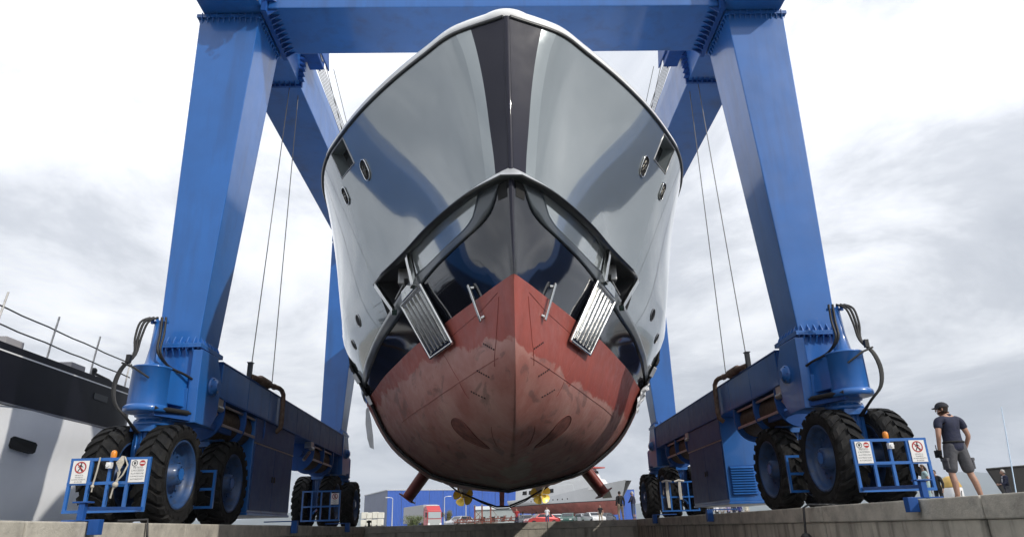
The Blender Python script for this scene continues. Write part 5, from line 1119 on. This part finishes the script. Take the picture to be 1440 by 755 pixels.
for c, px, y, rot, l in (('silver', 648, 80, 2.4, 'silver parked car left of the rusty steel rack'), ('dark', 739, 83, .3, 'dark parked car under the stern of the grey ship'), ('red', 762, 78, 1.9, 'red parked car below the grey ship'), ('white', 782, 84, .1, 'white parked car right of the red one below the grey ship'), ('green', 800, 80, 2.9, 'dark green parked car below the grey ship'), ('silver', 818, 85, .5, 'silver parked car under the middle of the grey ship'), ('white', 835, 79, 3.4, 'white parked car under the forward half of the grey ship'), ('dark', 851, 84, 2.6, 'dark parked car nearest the bow of the grey ship'),
        ('blue', 1374, 60, 2.0, 'blue parked car far right behind the worker'), ('red', 1406, 66, 1.2, 'red parked car far right beside the dark screen')):
    car_parts(PC[c], (gx(px, y*1.15), y*1.15, 0), rot, l, 'cars parked in the yard')
# hauled out ship with red bottom
hs = thing('hauled_ship', 'pale grey ship with faded red bottom standing on stocks in the yard', 'ship', (11, 127, 0))
S0, B0 = Vector((gx(727, 138), 138, 0)), Vector((gx(873, 116), 116, 0)); ax = (B0-S0); LS = ax.length; ax.normalize(); an_ = Vector((ax.y, -ax.x, 0))
def vs(t, z, sd):     # half breadth along the ship
    w = 2.9*(1-max(0, (t-.55)/.45)**2.2)*(1-.25*max(0, (.2-t)/.2)); k = max(0, min(1, (z-vkeel(t))/1.9)); w *= k**.55
    w = max(w, .03); fl = max(0, z-3.6)*.22*max(0, (t-.6)/.4); tt_ = t+max(0, z-2.4)/3.6*.085*max(0, (t-.8)/.2)-(.10*max(0, (3.0-z)/2)*max(0, (.12-t)/.12))
    return S0+ax*LS*tt_+an_*sd*(w+fl)+Vector((0, 0, z))
def vkeel(t): return 2.5-1.05*min(1, t*1.3) if t < .77 else 1.45
def vdeck(t): return 4.7+1.9*max(0, (t-.35)/.65)**1.6
def vship(name, m_, za, zb, n, off=0):
    m = MB(); ts_ = [i/30 for i in range(31)]
    for sd in (1, -1): m.grid([[vs(t, za(t)+(zb(t)-za(t))*k/n, sd)+an_*sd*off for k in range(n+1)] for t in ts_])
    m.grid([[vs(0, za(0)+(zb(0)-za(0))*k/n, sd) for k in range(n+1)] for sd in (1, -1)], smooth=False); return m.build(name, m_, hs, weld=True)
vship('ship_bottom', mat('faded_red', (.42, .14, .115), .7, var=.3, vscale=.7, dirt=(.35, .22, .2), dscale=(.8, .8, .3)), vkeel, lambda t: 3.55, 7)
vship('boot_stripe', SEAM, lambda t: 3.56, lambda t: 3.66, 1, .01)
vship('topsides', mat('ship_pale_grey', (.68, .69, .70), .5, 0, .2, .05, .5), lambda t: 3.67, vdeck, 6)
m = MB(); m.grid([[vs(i/30, vdeck(i/30)-.1, sd) for sd in (1, -1)] for i in range(31)], smooth=False); m.build('ship_deck', STEEL, hs)
def hbx(m, t0, t1, w, z0, z1, rake=0):
    P = lambda t, s_, z: S0+ax*LS*t+an_*s_+Vector((0, 0, z)); m.hexa([P(t0, -w, z0), P(t1, -w, z0), P(t1, w, z0), P(t0, w, z0)], [P(t0, -w*.95, z1), P(t1-rake, -w*.95, z1), P(t1-rake, w*.95, z1), P(t0, w*.95, z1)]); return m
hbx(MB(), .10, .72, 2.3, 4.5, 6.6, .03).build('deckhouse', WHITEP, hs, bevel=.05); hbx(MB(), .45, .88, 2.2, 5.4, 7.2, .06).build('forward_house', WHITEP, hs, bevel=.05); w_h = hbx(MB(), .55, .80, 1.9, 7.1, 9.0, .04).build('wheelhouse', WHITEP, hs, bevel=.05)
for k in range(4): hbx(MB(), .60+.047*k, .635+.047*k, 1.93, 8.0, 8.65).build('window', BLACKM, w_h)
hbx(MB(), .53, .83, 2.1, 9.02, 9.2).build('roof_trim', mat('trim_red', (.42, .07, .06), .6), hs); hbx(MB(), .58, .70, 1.2, 9.22, 10.0, .03).build('funnel', WHITEP, hs)
m = MB(); p = S0+ax*LS*.66+Vector((0, 0, 9.2)); m.cyl(p, p+Vector((0, 0, 3.4)), .08, .03, 8); m.bar(p+Vector((0, 0, 1.5))-ax*.9, p+Vector((0, 0, 1.5))+ax*.9, .05, .05); m.build('mast', STEEL, hs)
for k in range(9):
    t = .30+.045*k; p = vs(t, 4.25, 1); m = MB(); m.cyl(p-an_*.05, p+an_*.02, .13, n=10); m.build('porthole', BLACKM, hs)
for k in range(5): hbx(MB(), .18+.07*k, .225+.07*k, 2.33, 5.5, 6.15).build('window', BLACKM, hs)
m = MB(); p = [vs(.90, 4.0, 1), vs(.95, 4.05, 1), vs(.93, 5.3, 1), vs(.88, 5.3, 1)]; m.add([q+an_*.03 for q in p], [(0, 1, 2, 3)]); m.build('anchor_recess', mat('recess_brown', (.09, .08, .06), .8), hs)
for k in range(6):
    for sd in (-1, 1):
        t = .12+.15*k; p = S0+ax*LS*t+an_*sd*1.1; m = MB(); m.bar(p, p+Vector((0, 0, vkeel(t)+.35)), .25, .25); m.build('stock', mat('stock_timber', (.08, .06, .04), .9), hs)
for px, y, a, b_, l in ((770, 62, WHITEC, DENIM, 'far small person in white shirt standing before the red car'), (846, 60, BLACKC, BEIGE, 'far small person in black top below the bow of the grey ship'), (727, 64, REDC, NAVY, 'far small person in red top near the stern of the grey ship')):
    person(l, (gx(px, y*1.15), y*1.15, 0), 2.7, 1.7, {}, a, b_, fingers=False)
# ------------------------------------------------------------------ the air between here and the hills
HZ = bpy.data.materials.new('haze_air'); HZ.use_nodes = True; t_ = HZ.node_tree; t_.nodes.clear()
pv = t_.nodes.new('ShaderNodeVolumePrincipled'); pv.inputs['Color'].default_value = (.80, .88, 1, 1); pv.inputs['Density'].default_value = .00022; pv.inputs['Anisotropy'].default_value = .2
om = t_.nodes.new('ShaderNodeOutputMaterial'); t_.links.new(pv.outputs[0], om.inputs['Volume'])
hz = MB().box(-5600, 5600, -3100, 6100, -5.5, 420).build('haze', HZ); hz['kind'] = 'stuff'
